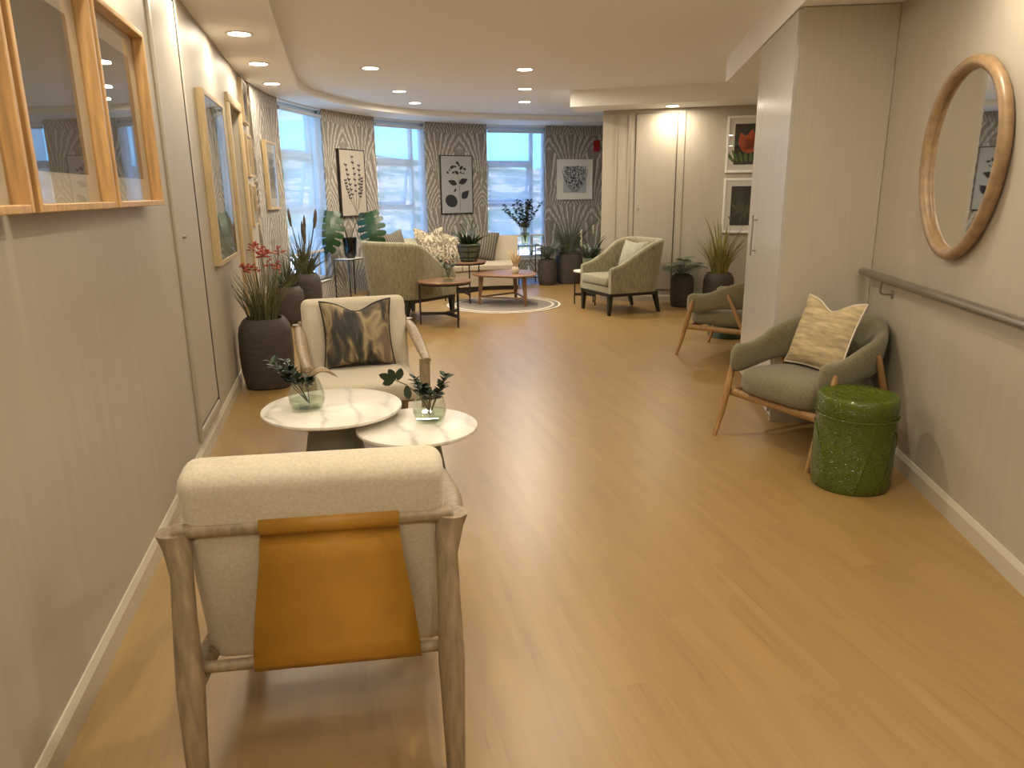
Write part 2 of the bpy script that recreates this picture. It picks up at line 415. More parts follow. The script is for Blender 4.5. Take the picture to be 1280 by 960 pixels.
def sstep(a, b, x):
    t = min(1, max(0, (x-a)/(b-a))); return t*t*(3-2*t)

# ------------------------------------------------------------------ the setting
LX = -.835
TRAY, SOF = 2.75, 2.665
RD = Vector((.3668, .9303, 0)); RN = Vector((.9303, -.3668, 0))       # right wall: direction, outward normal
RA = Vector((2.467, 1.975, 0))
def rw(t, off=0., z=0.): p = RA+RD*t-RN*off; return (p.x, p.y, z)
CN = Vector((-.5, -.866, 0)); CD = Vector((.866, -.5, 0)); CA = Vector((4.309, 9.447, 0))   # panelled wall: room-side normal, direction
def cw(t, off=0., z=0.): p = CA+CD*t+CN*off; return (p.x, p.y, z)

floor = struct(MB().prism([(-1.4, -1.7), (1.35, -1.7), (7, 5), (7, 9), (5.5, 13.9), (-1.4, 13.9)], -.12, 0).build('floor', 'floor', smooth=0), 'honey oak wood-look floor running to the windows')
struct(MB().prism([(-1.4, -1.7), (1.6, -1.7), (7, 5), (7, 9), (5.5, 13.9), (-1.4, 13.9)], TRAY, TRAY+.15).build('ceiling', 'ceil', smooth=0), 'smooth white raised ceiling with recessed lamps')

# left wall with a recessed doorway
wl = MB()
wl.box((LX-.25, -1.7, 0), (LX, 7.05, TRAY)).box((LX-.25, 7.85, 0), (LX, 8.86, TRAY)).box((LX-.25, 7.05, 2.27), (LX, 7.85, TRAY))
struct(wl.build('wall_left', 'wall', smooth=0), 'long beige wall hung with framed pictures')
struct(MB().box((LX-.30, 6.97, 0), (LX-.2, 7.93, 2.35)).build('door_2', 'mount', smooth=0), 'cream door set back in the left wall')
cas = MB(); cas.box((LX-.02, 6.97, 0), (LX+.03, 7.05, 2.27), .008).box((LX-.02, 7.85, 0), (LX+.03, 7.93, 2.27), .008).box((LX-.02, 6.97, 2.27), (LX+.03, 7.93, 2.35), .008)
struct(cas.build('trim_1', 'oak_pale'), 'pale timber casing around the recessed door')
# flush duct door in the left wall
dd = struct(MB().box((LX-.005, 4.31, .2), (LX+.004, 4.97, 2.6)).build('door_1', 'gap', smooth=0), 'tall narrow flush access door in the left wall')
MB().box((LX, 4.325, .215), (LX+.012, 4.955, 2.585), .003).build('door_leaf', 'wall', dd, smooth=0)
dfm = MB()
for a, b in (((LX, 4.25, .14), (LX+.016, 4.305, 2.66)), ((LX, 4.975, .14), (LX+.016, 5.03, 2.66)), ((LX, 4.305, .14), (LX+.016, 4.975, .195)), ((LX, 4.305, 2.605), (LX+.016, 4.975, 2.66))): dfm.box(a, b, .004)
dfm.build('door_frame', 'wall', dd)
MB().tube([(LX+.01, 4.43, 1.28), (LX+.03, 4.43, 1.28)], .011, 12).build('knob', 'steel', dd)
# baseboard, left
def skirting(name, A, B, nrm, h=.10, t=.016):
    A, B, nrm = Vector(A), Vector(B), Vector(nrm)
    prof = [(0, 0), (t, 0), (t, h*.75), (t*.35, h), (0, h)]
    rings = [[P+nrm*o+Vector((0, 0, z)) for o, z in prof] for P in (A, B)]
    return struct(MB().loft(rings).build(name, 'trim', smooth=0), 'painted skirting board along the floor')
skirting('baseboard_left', (LX, -1.7, 0), (LX, 6.97, 0), (1, 0, 0))
skirting('baseboard_leftfar', (LX, 7.93, 0), (LX, 8.86, 0), (1, 0, 0))
# right wall with mirror and handrail
p0, p1 = Vector(rw(-4.0)), Vector(rw(3.6))
q = [rw(-4.0), rw(3.6), rw(3.6, -.2), rw(-4.0, -.2)]
struct(MB().prism([(a[0], a[1]) for a in q], 0, TRAY).build('wall_right', 'wall', smooth=0), 'beige wall with the oval mirror and handrail')
skirting('baseboard_right', rw(-4.0), rw(2.08), -RN)
struct(MB().prism([(3.70, 5.26), (6.75, 6.32), (6.75, 6.17), (3.85, 5.10)], 0, TRAY).build('wall_recess', 'wall', smooth=0), 'beige wall hidden behind the wardrobe')
struct(MB().box((6.6, 6.2, 0), (6.75, 8.3, TRAY)).build('wall_recessend', 'wall', smooth=0), 'beige end wall of the recess')
struct(MB().box((-1.4, -1.75, 0), (1.7, -1.6, TRAY)).build('wall_rear', 'wall', smooth=0), 'beige wall closing the corridor')
# panelled wall
a, b = cw(-.80), cw(2.75)
struct(MB().prism([(a[0], a[1]), (b[0], b[1]), cw(2.75, -.2)[:2], cw(-.72, -.2)[:2]], 0, TRAY).build('wall_panelled', 'wall', smooth=0), 'beige panelled wall with a flush cupboard door')
a = Vector(cw(-.80)); e = a+RD*4.1
struct(MB().prism([(a.x, a.y), (e.x, e.y), (e.x+.2, e.y-.05), cw(-.6, -.02)[:2]], 0, TRAY).build('wall_return', 'wall', smooth=0), 'beige return wall running to the windows')
skirting('baseboard_panelled', cw(-.80), cw(2.75), CN)
cdoor = struct(MB().prism([cw(-.36, .003)[:2], cw(.20, .003)[:2], cw(.20, 0)[:2], cw(-.36, 0)[:2]], .17, 2.50).build('door_3', 'gap', smooth=0), 'tall flush cupboard door in the panelled wall')
def cbox(t0, t1, z0, z1, o0, o1): return MB().prism([cw(t0, o1)[:2], cw(t1, o1)[:2], cw(t1, o0)[:2], cw(t0, o0)[:2]], z0, z1)
cbox(-.345, .185, .18, 2.49, 0, .014).build('door_leaf', 'wall', cdoor, smooth=0)
for t0, t1, z0, z1 in ((-.45, -.43, .12, 2.545), (.27, .29, .12, 2.545), (-.62, -.60, .12, 2.545)):
    cbox(t0, t1, z0, z1, 0, .012).build('bead', 'wall', cdoor, smooth=0)
MB().tube([cw(-.30, .012, 1.27), cw(-.30, .03, 1.27)], .012, 12).build('knob', 'steel', cdoor)

# curved window wall -------------------------------------------------------
WC = smoothpath([(LX, 8.0, 0), (LX+.005, 8.4, 0), (-.80, 8.75, 0), (-.74, 9.21, 0), (-.585, 10.05, 0), (-.09, 11.2, 0), (.657, 12.22, 0), (1.603, 12.95, 0), (2.68, 13.34, 0), (3.85, 13.45, 0), (4.9, 13.47, 0), (5.6, 13.47, 0)], 10)
cum = [0]
for i in range(1, len(WC)): cum.append(cum[-1]+(WC[i]-WC[i-1]).length)
def wp(s):
    for i in range(1, len(cum)):
        if cum[i] >= s or i == len(cum)-1:
            t = (s-cum[i-1])/(cum[i]-cum[i-1]); return WC[i-1].lerp(WC[i], t)
def snear(x, y): return min(range(0, int(cum[-1]*200)), key=lambda k: (wp(k/200)-Vector((x, y, 0))).length)/200
def wtan(s): return (wp(s+.03)-wp(s-.03)).normalized()
def wnrm(s): t = wtan(s); return Vector((t.y, -t.x, 0))        # towards the room
S0 = snear(-.80, 8.80)
WIN = [(snear(-.59, 10.02), snear(-.075, 11.2)), (snear(.70, 12.28), snear(1.585, 12.94)), (snear(2.72, 13.345), snear(3.84, 13.45))]
WTOP, SILL = 2.60, .30
def wall_piece(name, s0, s1, z0, z1, material, uv=True):
    n = max(2, int((s1-s0)/.12)); bm = bmesh.new(); lay = bm.loops.layers.uv.new('UVMap'); rows = []
    for k in range(n+1):
        s = s0+(s1-s0)*k/n; p = wp(s); o = p-wnrm(s)*.22
        rows.append((s, bm.verts.new((p.x, p.y, z0)), bm.verts.new((p.x, p.y, z1)), bm.verts.new((o.x, o.y, z0)), bm.verts.new((o.x, o.y, z1))))
    def q(vs, us):
        f = bm.faces.new(vs)
        for l, u in zip(f.loops, us): l[lay].uv = u
    for A, B in zip(rows, rows[1:]):
        q((A[1], B[1], B[2], A[2]), ((A[0], z0), (B[0], z0), (B[0], z1), (A[0], z1)))
        q((B[3], A[3], A[4], B[4]), ((B[0], z0), (A[0], z0), (A[0], z1), (B[0], z1)))
        q((A[2], B[2], B[4], A[4]), ((A[0], 0), (B[0], 0), (B[0], .2), (A[0], .2)))
        q((B[1], A[1], A[3], B[3]), ((B[0], 0), (A[0], 0), (A[0], .2), (B[0], .2)))
    for R, sg in ((rows[0], 1), (rows[-1], -1)):
        q((R[1], R[2], R[4], R[3]), ((R[0], z0), (R[0], z1), (R[0]-.2, z1), (R[0]-.2, z0)))
    bmesh.ops.recalc_face_normals(bm, faces=bm.faces)
    me = bpy.data.meshes.new(name); bm.to_mesh(me); bm.free(); me.materials.append(M[material])
    o = bpy.data.objects.new(name, me); COL.objects.link(o)
    return struct(o, 'feather-patterned wallpaper on the curved window wall')
edges = [S0]+[x for ab in WIN for x in ab]+[cum[-1]]
for k in range(0, len(edges), 2): wall_piece('wall_pier' if k == 0 else 'wall_pier.%03d' % (k//2), edges[k], edges[k+1], 0, TRAY, 'paper')
for k, (sa, sb) in enumerate(WIN):
    wall_piece('wall_sill', sa, sb, 0, SILL, 'paper'); wall_piece('wall_lintel', sa, sb, WTOP+.04, TRAY, 'ceil')

def window(i, sa, sb):
    A, B = wp(sa), wp(sb); d = (B-A); L = d.length; d.normalize(); nr = Vector((d.y, -d.x, 0))
    rz = math.atan2(d.y, d.x)
    root = bpy.data.objects.new('window_%d' % i, None); COL.objects.link(root); struct(root, 'tall window of fixed panes and an opening vent in the curved wall')
    org = (A+B)/2-nr*.12; root.location = (org.x, org.y, SILL); root.rotation_euler.z = rz
    H = WTOP-SILL+.04; hw = L/2+.015
    fr = MB(); t = .05
    for a, b in (((-hw, -.03, 0), (-hw+t, .03, H)), ((hw-t, -.03, 0), (hw, .03, H)), ((-hw, -.03, 0), (hw, .03, t)), ((-hw, -.03, H-t), (hw, .03, H))): fr.box(a, b)
    fr.build('window_frame', 'alu', root, smooth=0)
    mx = hw-.26
    MB().box((mx-.03, -.03, t), (mx+.03, .03, H-t)).build('mullion', 'alu', root, smooth=0)
    for zz in (.98, 1.72): MB().box((-hw+t, -.03, zz-.035), (mx-.03, .03, zz+.035)).build('transom', 'alu', root, smooth=0)
    for x0, x1, z0, z1 in ((-hw+t, mx-.03, t, .945), (-hw+t, mx-.03, 1.755, H-t), (mx+.03, hw-t, t, H-t)):
        MB().box((x0, -.004, z0), (x1, .004, z1)).build('pane', 'glass', root, smooth=0)
    # vent hung from its top edge, pushed out a little
    rot = Matrix.Rotation(math.radians(11), 3, 'X'); piv = (0, .02, 1.685); sv = MB(); x0, x1, z0, z1 = -hw+t, mx-.03, 1.015, 1.685
    for a, b in (((x0, .01, z0), (x0+.045, .045, z1)), ((x1-.045, .01, z0), (x1, .045, z1)), ((x0, .01, z0), (x1, .045, z0+.045)), ((x0, .01, z1-.045), (x1, .045, z1))): sv.box(a, b, rot=rot, piv=piv)
    sv.build('vent_frame', 'alu', root, smooth=0)
    MB().box((x0+.045, .024, z0+.045), (x1-.045, .032, z1-.045), rot=rot, piv=piv).build('pane', 'glass', root, smooth=0)
    MB().box((-hw, -.12, -.02), (hw, .0, .0)).build('window_sill', 'white', root, smooth=0)
    lab = ['sheer white roller blind over the leftmost window, beside the monstera', 'sheer white roller blind over the middle window, behind the sofa', 'sheer white roller blind over the window nearest the tall leafy vase'][i-1]
    bl = thing('roller_blind', lab, 'blind', (A.x/2+B.x/2-nr.x*.035+nr.x*.03, A.y/2+B.y/2-nr.y*.005, 0), rz, 'roller blinds at the curved wall')
    bw = L/2-.03; zb = .74
    MB().box((-bw, -.002, zb), (bw, .0, 2.53)).build('blind_fabric', 'blind', bl, smooth=0)
    MB().box((-bw, -.012, zb-.03), (bw, .010, zb), .004).build('bottom_bar', 'white', bl, smooth=0)
    MB().tube([(-bw-.01, 0, 2.555), (bw+.01, 0, 2.555)], .026, 12).build('roller_tube', 'alu', bl)
for i, (sa, sb) in enumerate(WIN): window(i+1, sa, sb)

# lowered soffits ----------------------------------------------------------
inner = smoothpath([(-.307, -1.7, 0), (-.307, 4, 0), (-.307, 7.5, 0), (-.307, 8.5, 0), (-.275, 9.27, 0), (-.072, 10.08, 0), (.42, 11.03, 0), (1.065, 11.70, 0), (1.856, 12.16, 0), (2.95, 12.45, 0), (4.0, 12.55, 0), (5.4, 12.6, 0)], 6)
outer = [(p.x, p.y) for p in WC if p.y > 8.5][::-1]
poly = [(p.x, p.y) for p in inner]+[(5.4, 13.47)]+[o for o in outer if o[0] < 5.39]+[(LX, 8.4), (LX, -1.7)]
struct(MB().prism(poly, SOF, TRAY+.01).build('ceiling_soffit', 'ceil', smooth=0), 'lowered ceiling border following the left wall and the windows')
RSOF = 2.53
WF = Vector((2.72, 4.15, 0))                                           # near front corner of the wardrobe
def wf(t, off=0.): p = WF+RD*t+RN*off; return (p.x, p.y)
struct(MB().prism([wf(-6.2), wf(3.1), (6.6, 7.6), (6.7, 5.0), wf(-6.2, .9)], RSOF, TRAY+.01).build('ceiling_sidesoffit', 'ceil', smooth=0), 'lowered ceiling border over the wardrobe')
a, b = Vector(cw(-1.10, .02)), Vector(cw(2.7, 0))
struct(MB().prism([cw(-1.12, .62)[:2], cw(2.7, .62)[:2], cw(2.7, -.1)[:2], cw(-.86, -.1)[:2], cw(-1.2, -.1)[:2]], 2.55, TRAY+.01).build('ceiling_cupboardsoffit', 'ceil', smooth=0), 'lowered ceiling box over the panelled wall')

# recessed lamps -----------------------------------------------------------
M['lens'] = emis('lamp_lens', (1, .90, .72), 22.)
def downlight(x, y, z, label, power=1., grp='recessed ceiling lamps', spread=178):
    t = thing('ceiling_lamp', label, 'lamp', (x, y, z), 0, grp)
    MB().lathe([(.082, 0), (.098, 0), (.102, -.004), (.098, -.008), (.082, -.006), (.082, 0)], 28).build('trim_ring', 'white', t)
    MB().lathe([(.0, -.003), (.080, -.003), (.082, -.0005), (0, -.0005)], 28).build('lens', 'lens', t)
    ld = bpy.data.lights.new('lamp_light', 'AREA'); ld.shape = 'DISK'; ld.size = .16; ld.energy = LAMP_W*power; ld.color = LAMP; ld.spread = math.radians(spread)
    lo = bpy.data.objects.new('lamp_light', ld); COL.objects.link(lo); lo.parent = t; lo.location = (0, 0, -.02)
    return t
for (x, y), lb in (((-.596, 6.23), 'recessed ceiling lamp above the tall wall picture, nearest of the left border row'), ((-.58, 7.55), 'recessed ceiling lamp in the left border, second from the corridor'), ((-.557, 8.83), 'recessed ceiling lamp at the far end of the left border row')): downlight(x, y, SOF, lb, .5)
for y, lb in ((4.9, 'recessed ceiling lamp added above the access door, out of view'), (3.55, 'recessed ceiling lamp added above the farthest box frame, out of view'), (2.2, 'recessed ceiling lamp added above the nearest box frame, out of view'), (.85, 'recessed ceiling lamp added out of view above the camera by the left wall'), (-.5, 'recessed ceiling lamp added out of view behind the camera by the left wall')): downlight(-.59, y, SOF, lb, .5, 'corridor ceiling lamps')  # left row carried on out of view: lamps added to light the corridor
for (x, y), lb in (((.466, 8.18), 'recessed ceiling lamp in the raised ceiling, nearest of the left curved row'), ((.906, 9.9), 'recessed ceiling lamp in the raised ceiling, middle of the left curved row'), ((1.229, 11.1), 'recessed ceiling lamp in the raised ceiling, nearest the middle window'),
                   ((2.052, 7.99), 'recessed ceiling lamp, largest of the right-hand row of three in the raised ceiling'), ((2.424, 9.44), 'recessed ceiling lamp, middle of the right-hand row of three in the raised ceiling'), ((2.754, 10.75), 'recessed ceiling lamp, farthest of the right-hand row of three in the raised ceiling')): downlight(x, y, TRAY, lb, 1.75)
for x, y, lb in ((1.3, 4.55, 'recessed ceiling lamp added over the middle of the floor, out of view'), (.8, 1.9, 'recessed ceiling lamp added over the near lounge chair, out of view'), (.3, -.6, 'recessed ceiling lamp added out of view behind the camera')): downlight(x, y, TRAY, lb, 1.45, 'corridor ceiling lamps')  # unseen lamps in the raised ceiling, added to brighten the corridor
p = cw(.13, .24); downlight(p[0], p[1], 2.55, 'recessed ceiling lamp over the panelled cupboard wall', .75)
p = rw(.60, .34); downlight(p[0], p[1], RSOF, 'recessed ceiling lamp over the oval mirror, out of view', .5, 'corridor ceiling lamps')
p = rw(-1.2, .3); downlight(p[0], p[1], RSOF, 'recessed ceiling lamp added over the handrail, out of view', .6, 'corridor ceiling lamps')  # unseen lamp, added for light along the right wall
downlight(5.2, 7.3, RSOF, 'recessed ceiling lamp added in the recess, hidden by the wardrobe', .8, 'corridor ceiling lamps')  # unseen lamp, added to light the recess behind the wardrobe

# outdoors -----------------------------------------------------------------
def hillside():
    bm = bmesh.new(); nx, ny = 60, 40; rows = []
    for j in range(ny+1):
        r = []
        for i in range(nx+1):
            x = -90+180*i/nx; y = 20+150*(j/ny)**1.3; t = (y-20)/150
            h = -6+6*t+8*sstep(.15, .95, t)+1.0*math.sin(x*.06+2)*t*2+.6*math.sin(x*.21+y*.17)+.5*random.random()
            r.append(bm.verts.new((x, y, h)))
        rows.append(r)
    for j in range(ny):
        for i in range(nx): bm.faces.new((rows[j][i], rows[j][i+1], rows[j+1][i+1], rows[j+1][i]))
    me = bpy.data.meshes.new('hillside'); bm.to_mesh(me); bm.free()
    m, g, b = new_mat('hillside_scrub', .9)
    tc = g.n('ShaderNodeTexCoord').outputs['Object']; n = g.noise(g.mapping(tc, (.22, .12, .5)), 1., 6, .65)
    g.t.links.new(g.ramp(n, [(.36, (.022, .036, .014)), (.46, (.05, .075, .035)), (.54, (.14, .12, .09)), (.60, (.24, .19, .165)), (.68, (.06, .08, .04))]), b.inputs['Base Color'])
    me.materials.append(m); o = bpy.data.objects.new('hillside', me); COL.objects.link(o); struct(o, 'wooded hillside with scattered houses outside the windows')
hillside()
struct(MB().prism([(-9, 13.9), (16, 13.9), (16, 25), (-9, 25)], -.75, -.45).build('floor_terrace', mat('pale_concrete', (.62, .60, .56), .85, var=.12, vscale=1.5), smooth=0), 'sunlit pale flat roof outside the windows')

# ------------------------------------------------------------------ pictures
def oval(cx, cz, a, b, ang=0., n=12, tip=0.):
    out = []
    for k in range(n):
        t = 2*PI*k/n; x = a*math.cos(t); z = b*math.sin(t)
        if tip: z *= (1-abs(math.cos(t))**3*tip)
        out.append((cx+x*math.cos(ang)-z*math.sin(ang), cz+x*math.sin(ang)+z*math.cos(ang)))
    return out
def leafpoly(cx, cz, L, W, ang, n=7):
    """pointed leaf from its base point"""
    up = [(L*k/n, W*math.sin(PI*(k/n)**.8)) for k in range(n+1)]
    pts = up+[(x, -z) for x, z in up[-2:0:-1]]
    return [(cx+x*math.cos(ang)-z*math.sin(ang), cz+x*math.sin(ang)+z*math.cos(ang)) for x, z in pts]
def ribbon(pts, wd):
    L, R = [], []
    for i, p in enumerate(pts):
        a = Vector(pts[max(i-1, 0)]); b = Vector(pts[min(i+1, len(pts)-1)]); d = (b-a).normalized(); n = Vector((-d.y, d.x))*wd/2
        L.append((p[0]+n.x, p[1]+n.y)); R.append((p[0]-n.x, p[1]-n.y))
    return L+R[::-1]

def picture(name, label, cat, loc, nrm, wd, ht, depth, bar, fmat, print_mat, mount=0., mount_mat='mount', recess=.01, glass=True, group=None, glass_at=.003):
    """hangs with its back on the wall; local -Y looks into the room, origin at the bottom centre"""
    t = thing(name, label, cat, loc, face(*nrm), group)
    f = MB(); hw = wd/2
    f.box((-hw, -depth, 0), (-hw+bar, 0, ht), .003).box((hw-bar, -depth, 0), (hw, 0, ht), .003)
    f.box((-hw+bar, -depth, 0), (hw-bar, 0, bar), .003).box((-hw+bar, -depth, ht-bar), (hw-bar, 0, ht), .003)
    f.build('frame', fmat, t, smooth=0)
    y = -depth+recess; iw, ih = hw-bar, ht-bar
    MB().box((-iw, y, bar), (iw, y+.004, ih)).build('mount' if mount else 'print', mount_mat if mount else print_mat, t, smooth=0)
    if mount: MB().box((-iw+mount, y-.0015, bar+mount), (iw-mount, y, ih-mount)).build('print', print_mat, t, smooth=0)
    if glass: MB().box((-iw, -depth+glass_at, bar), (iw, -depth+glass_at+.002, ih)).build('glass', 'picglass', t, smooth=0)
    t['_y'] = y-.003
    return t
def draw(t, polys, material, name='drawing'):
    y = t['_y']; m = MB()
    for p in polys: m.plate(p, y, y+.0012)
    return m.build(name, material, t, smooth=0)

# three deep box frames, nearest the camera
ST = [streak_mat('print_streaks_a', (.055, .052, .05), ((.11, .105, .05), (.14, .06, .045), (.13, .115, .06))),
      streak_mat('print_streaks_b', (.06, .052, .045), ((.10, .095, .045), (.15, .055, .04), (.10, .085, .05)))]
for yc, wd, lb, k in ((1.81, .73, 'large deep oak box frame at the left edge of the photo, nearest the camera', 1), (2.58, .73, 'large deep oak box frame, middle of the three near the camera', 0), (3.345, .735, 'large deep oak box frame, farthest of the three, beside the access door', 1)):
    t = picture('box_frame', lb, 'picture', (LX, yc, 1.46), (1, 0), wd, .72, .085, .022, 'oak', ST[k], .09, 'mount', .05, True, 'oak box frames on the left wall', .042)
# tall picture
t = picture('tall_picture', 'tall oak framed pale botanical picture between the access door and recessed door', 'picture', (LX, 5.95, 1.02), (1, 0), .96, 1.17, .05, .035, 'oak_pale', mat('pale_print', (.42, .43, .38), .6, var=.35, vscale=4), .14, 'white', .012)
draw(t, [leafpoly(random.uniform(-.2, .2), random.uniform(.25, .95), random.uniform(.12, .3), .035, random.uniform(.6, 2.5)) for _ in range(14)], mat('faded_green_ink', (.16, .18, .11), .7))
# three small stacked frames
for z, lb in ((2.20, 'small gilt-edged frame, topmost of three stacked beyond the recessed door'), (1.68, 'small gilt-edged frame, middle of three stacked beyond the recessed door'), (1.19, 'small gilt-edged frame, lowest of three stacked beyond the recessed door')):
    t = picture('framed_sketch', lb, 'picture', (LX, 8.30, z), (1, 0), .44, .42, .04, .025, 'oak_pale', 'papergrey', .07, 'white', .01, True, 'three stacked small frames')
    draw(t, [leafpoly(.02*k-.05, .12, .16, .015, PI/2+.25*(k-2)) for k in range(5)], 'inkblue')
# pictures on the wallpaper
def on_curve(x, y, off=0.): s = snear(x, y); p = wp(s); n = wnrm(s); return (p.x+n.x*off, p.y+n.y*off), (n.x, n.y)
(px, py), nn = on_curve(-.70, 9.42, .0)
t = picture('grey_print', 'oak framed grey foliage print on wallpaper left of the leftmost window', 'picture', (px, py, 1.33), nn, .60, .78, .045, .03, 'oak_pale', 'papergrey', .10, 'mount', .012)
draw(t, [leafpoly(random.uniform(-.14, .14), random.uniform(.18, .55), random.uniform(.05, .12), .014, random.uniform(.5, 2.6)) for _ in range(60)], 'ink')
(px, py), nn = on_curve(.30, 11.74, .0)
t = picture('sprig_print', 'dark framed line drawing of flowering sprigs above the monstera', 'picture', (px, py, 1.17), nn, .66, .98, .06, .014, 'blackwood', 'paperbeige', 0, recess=.006, glass=False)
pl = []
for bx, bz, tx, tz, mid in ((.04, .03, .0, .86, .12), (.05, .03, -.17, .74, -.02), (.07, .05, .17, .74, .10), (.03, .08, -.2, .52, -.13), (.09, .1, .22, .55, .12)):
    ps = [(bx+(tx-bx)*k/10+math.sin(PI*k/10)*mid*.25, bz+(tz-bz)*k/10) for k in range(11)]
    pl.append(ribbon(ps, .004))
    for k in range(4, 11):
        x, z = ps[k]; a = random.uniform(.2, .5)
        for sg in (-1, 1): pl.append(leafpoly(x, z, random.uniform(.035, .06), .012, PI/2+sg*(.7+a*.6)))
        if k % 2: pl.append(ribbon(oval(x+random.uniform(-.02, .02), z+.01, .017, .013, 0, 9), .004))
draw(t, pl, 'ink')
(px, py), nn = on_curve(2.13, 13.16, .0)
t = picture('leaf_print', 'black framed print of bold dark leaves on one stem between two windows', 'picture', (px, py, 1.145), nn, .64, .99, .05, .014, 'blackwood', 'papergrey', 0, recess=.006, glass=False)
pl = [ribbon([(.06, .02), (.05, .25), (.045, .5), (.03, .62)], .005), oval(-.12, .22, .125, .105, -.5, 16), leafpoly(.09, .26, .20, .062, .75), leafpoly(-.0, .50, .19, .045, PI-.35), leafpoly(.04, .52, .19, .05, .38),
      leafpoly(-.02, .43, .08, .018, -2.2)]
for x, z, r in ((0, .70, .035), (-.09, .79, .035), (.09, .78, .035), (.16, .76, .025), (-.18, .70, .022), (.02, .86, .03), (-.07, .70, .022), (.08, .70, .02), (.13, .69, .016), (-.03, .80, .02), (.05, .82, .018), (-.14, .74, .015)): pl.append(oval(x, z, r*1.25, r*.8, random.uniform(-.7, .7), 9))
draw(t, pl, 'ink')
(px, py), nn = on_curve(4.40, 13.47, .0)
t = picture('coral_print', 'white framed square blue-black branching print at the right end of the wallpaper', 'picture', (px, py, 1.36), nn, .69, .72, .05, .035, 'white', 'paperblue', .085, 'white', .012, False)
pl = []
for k in range(7):
    a = (k-3)*.05; pl.append(ribbon([(a*.3, .14), (a*1.0, .26), (a*1.5, .42), (a*1.7, .54)], .008))
for k in range(170):
    x = random.uniform(-.19, .19); z = random.uniform(.15, .58)
    if abs(x) > .08+.5*(z-.13) or (abs(x)/.2)**3+(abs(z-.40)/.2)**3 > 1.1: continue
    pl.append(leafpoly(x, z, random.uniform(.025, .05), random.uniform(.006, .011), PI/2-x*4+random.uniform(-.9, .9)))
draw(t, pl, 'inkblue')
# flower pictures on the panelled wall
p = cw(1.12); t = picture('tulip_picture', 'white framed photograph of an orange flower on black, upper of two', 'picture', (p[0], p[1], 1.72), (CN.x, CN.y), .60, .70, .04, .03, 'white', mat('dark_photo', (.018, .016, .015), .4), .07, 'white', .012)
draw(t, [leafpoly(-.01, .28, .27, .06, 1.0), leafpoly(-.02, .27, .27, .07, 1.45), leafpoly(-.04, .27, .24, .07, 1.95), oval(-.02, .33, .11, .09, 0, 14)], mat('orange_petal', (.55, .09, .015), .5, var=.4, vscale=9), 'flower_print')
draw(t, [leafpoly(-.19+.05*k, .12, .22-.02*k, .02, 2.2-.16*k) for k in range(8)], mat('green_petal', (.10, .17, .03), .5, var=.5, vscale=20), 'leaf_print')
p = cw(1.12); t = picture('protea_picture', 'white framed dark photograph of dim green foliage, lower of two', 'picture', (p[0], p[1], .95), (CN.x, CN.y), .60, .70, .04, .03, 'white', 'dark_photo' if 'dark_photo' in M else MATS['dark_photo'], .07, 'white', .012)
draw(t, [leafpoly(random.uniform(-.18, .1), random.uniform(.1, .35), random.uniform(.1, .2), .012, random.uniform(.5, 2.6)) for _ in range(16)], mat('dim_green', (.09, .10, .04), .5, var=.5, vscale=20), 'leaf_print')
# alarm
(px, py), nn = on_curve(4.82, 13.47, 0)
t = thing('fire_alarm', 'small red fire alarm sounder on wallpaper at the right', 'alarm', (px, py, 2.22), face(*nn))
MB().box((-.06, -.03, 0), (.06, 0, .20), .008).build('backplate', 'alarm', t); MB().lathe([(0, 0), (.05, 0), (.045, .03), (0, .035)], 20).build('sounder', 'alarm', t).rotation_euler = (PI/2, 0, 0)
t.children[-1].location = (0, -.03, .1)

# ------------------------------------------------------------------ oval mirror, traced in wall metres
def mirror():
    t0 = 1.01
    t = thing('oval_mirror', 'pebble-shaped wall mirror in a rounded brown wooden frame', 'mirror', rw(t0, 0, 1.62), face(-RN.x, -RN.y))
    rings = []; n = 56; fl = []
    def outline(k, off):
        a = 2*PI*k/n; x = (.415+off)*math.cos(a); z = (.45+off)*math.sin(a)
        x *= 1+.10*(z/.43)                       # broader at the top
        return x, z
    for k in range(n):
        x, z = outline(k, -.029); x1, z1 = outline(k+1, -.029); x2, z2 = outline(k-1, -.029)
        d = Vector((x1-x2, 0, z1-z2)).normalized(); nn = Vector((d.z, 0, -d.x))
        rings.append([Vector((x, -.03, z))+nn*(.029*math.cos(b))+Vector((0, 1, 0))*(.028*math.sin(b)) for b in [2*PI*j/12 for j in range(12)]])
        fl.append((x, z))
    rings.append(rings[0])
    MB().loft(rings, True, False).build('frame', 'mirrorwood', t)
    MB().plate(fl, -.022, -.016).build('mirror_glass', 'mirror', t, smooth=0)
mirror()

# ------------------------------------------------------------------ handrail
hr = thing('handrail', 'round metal handrail on brackets along the right wall', 'handrail', rw(1.8, .07, 1.0), 0)
o0 = Vector(rw(1.8, .07, 1.0))
def loc_(t, off, z): return Vector(rw(t, off, z))-o0
MB().tube([loc_(2.075, .07, 1.007), loc_(2.06, .07, 1.007), loc_(-3.8, .07, 1.007)], [.017, .024, .024], 18).build('rail', 'rail', hr)
for tt in (1.72, .1, -1.4):
    MB().tube([loc_(tt, .07, .985), loc_(tt, .07, .93), loc_(tt, .062, .915), loc_(tt, .045, .91), loc_(tt, .008, .91)], .006, 10).build('bracket', 'rail', hr)
    MB().tube([loc_(tt, .010, .91), loc_(tt, .0, .91)], .022, 16).build('bracket_plate', 'rail', hr)

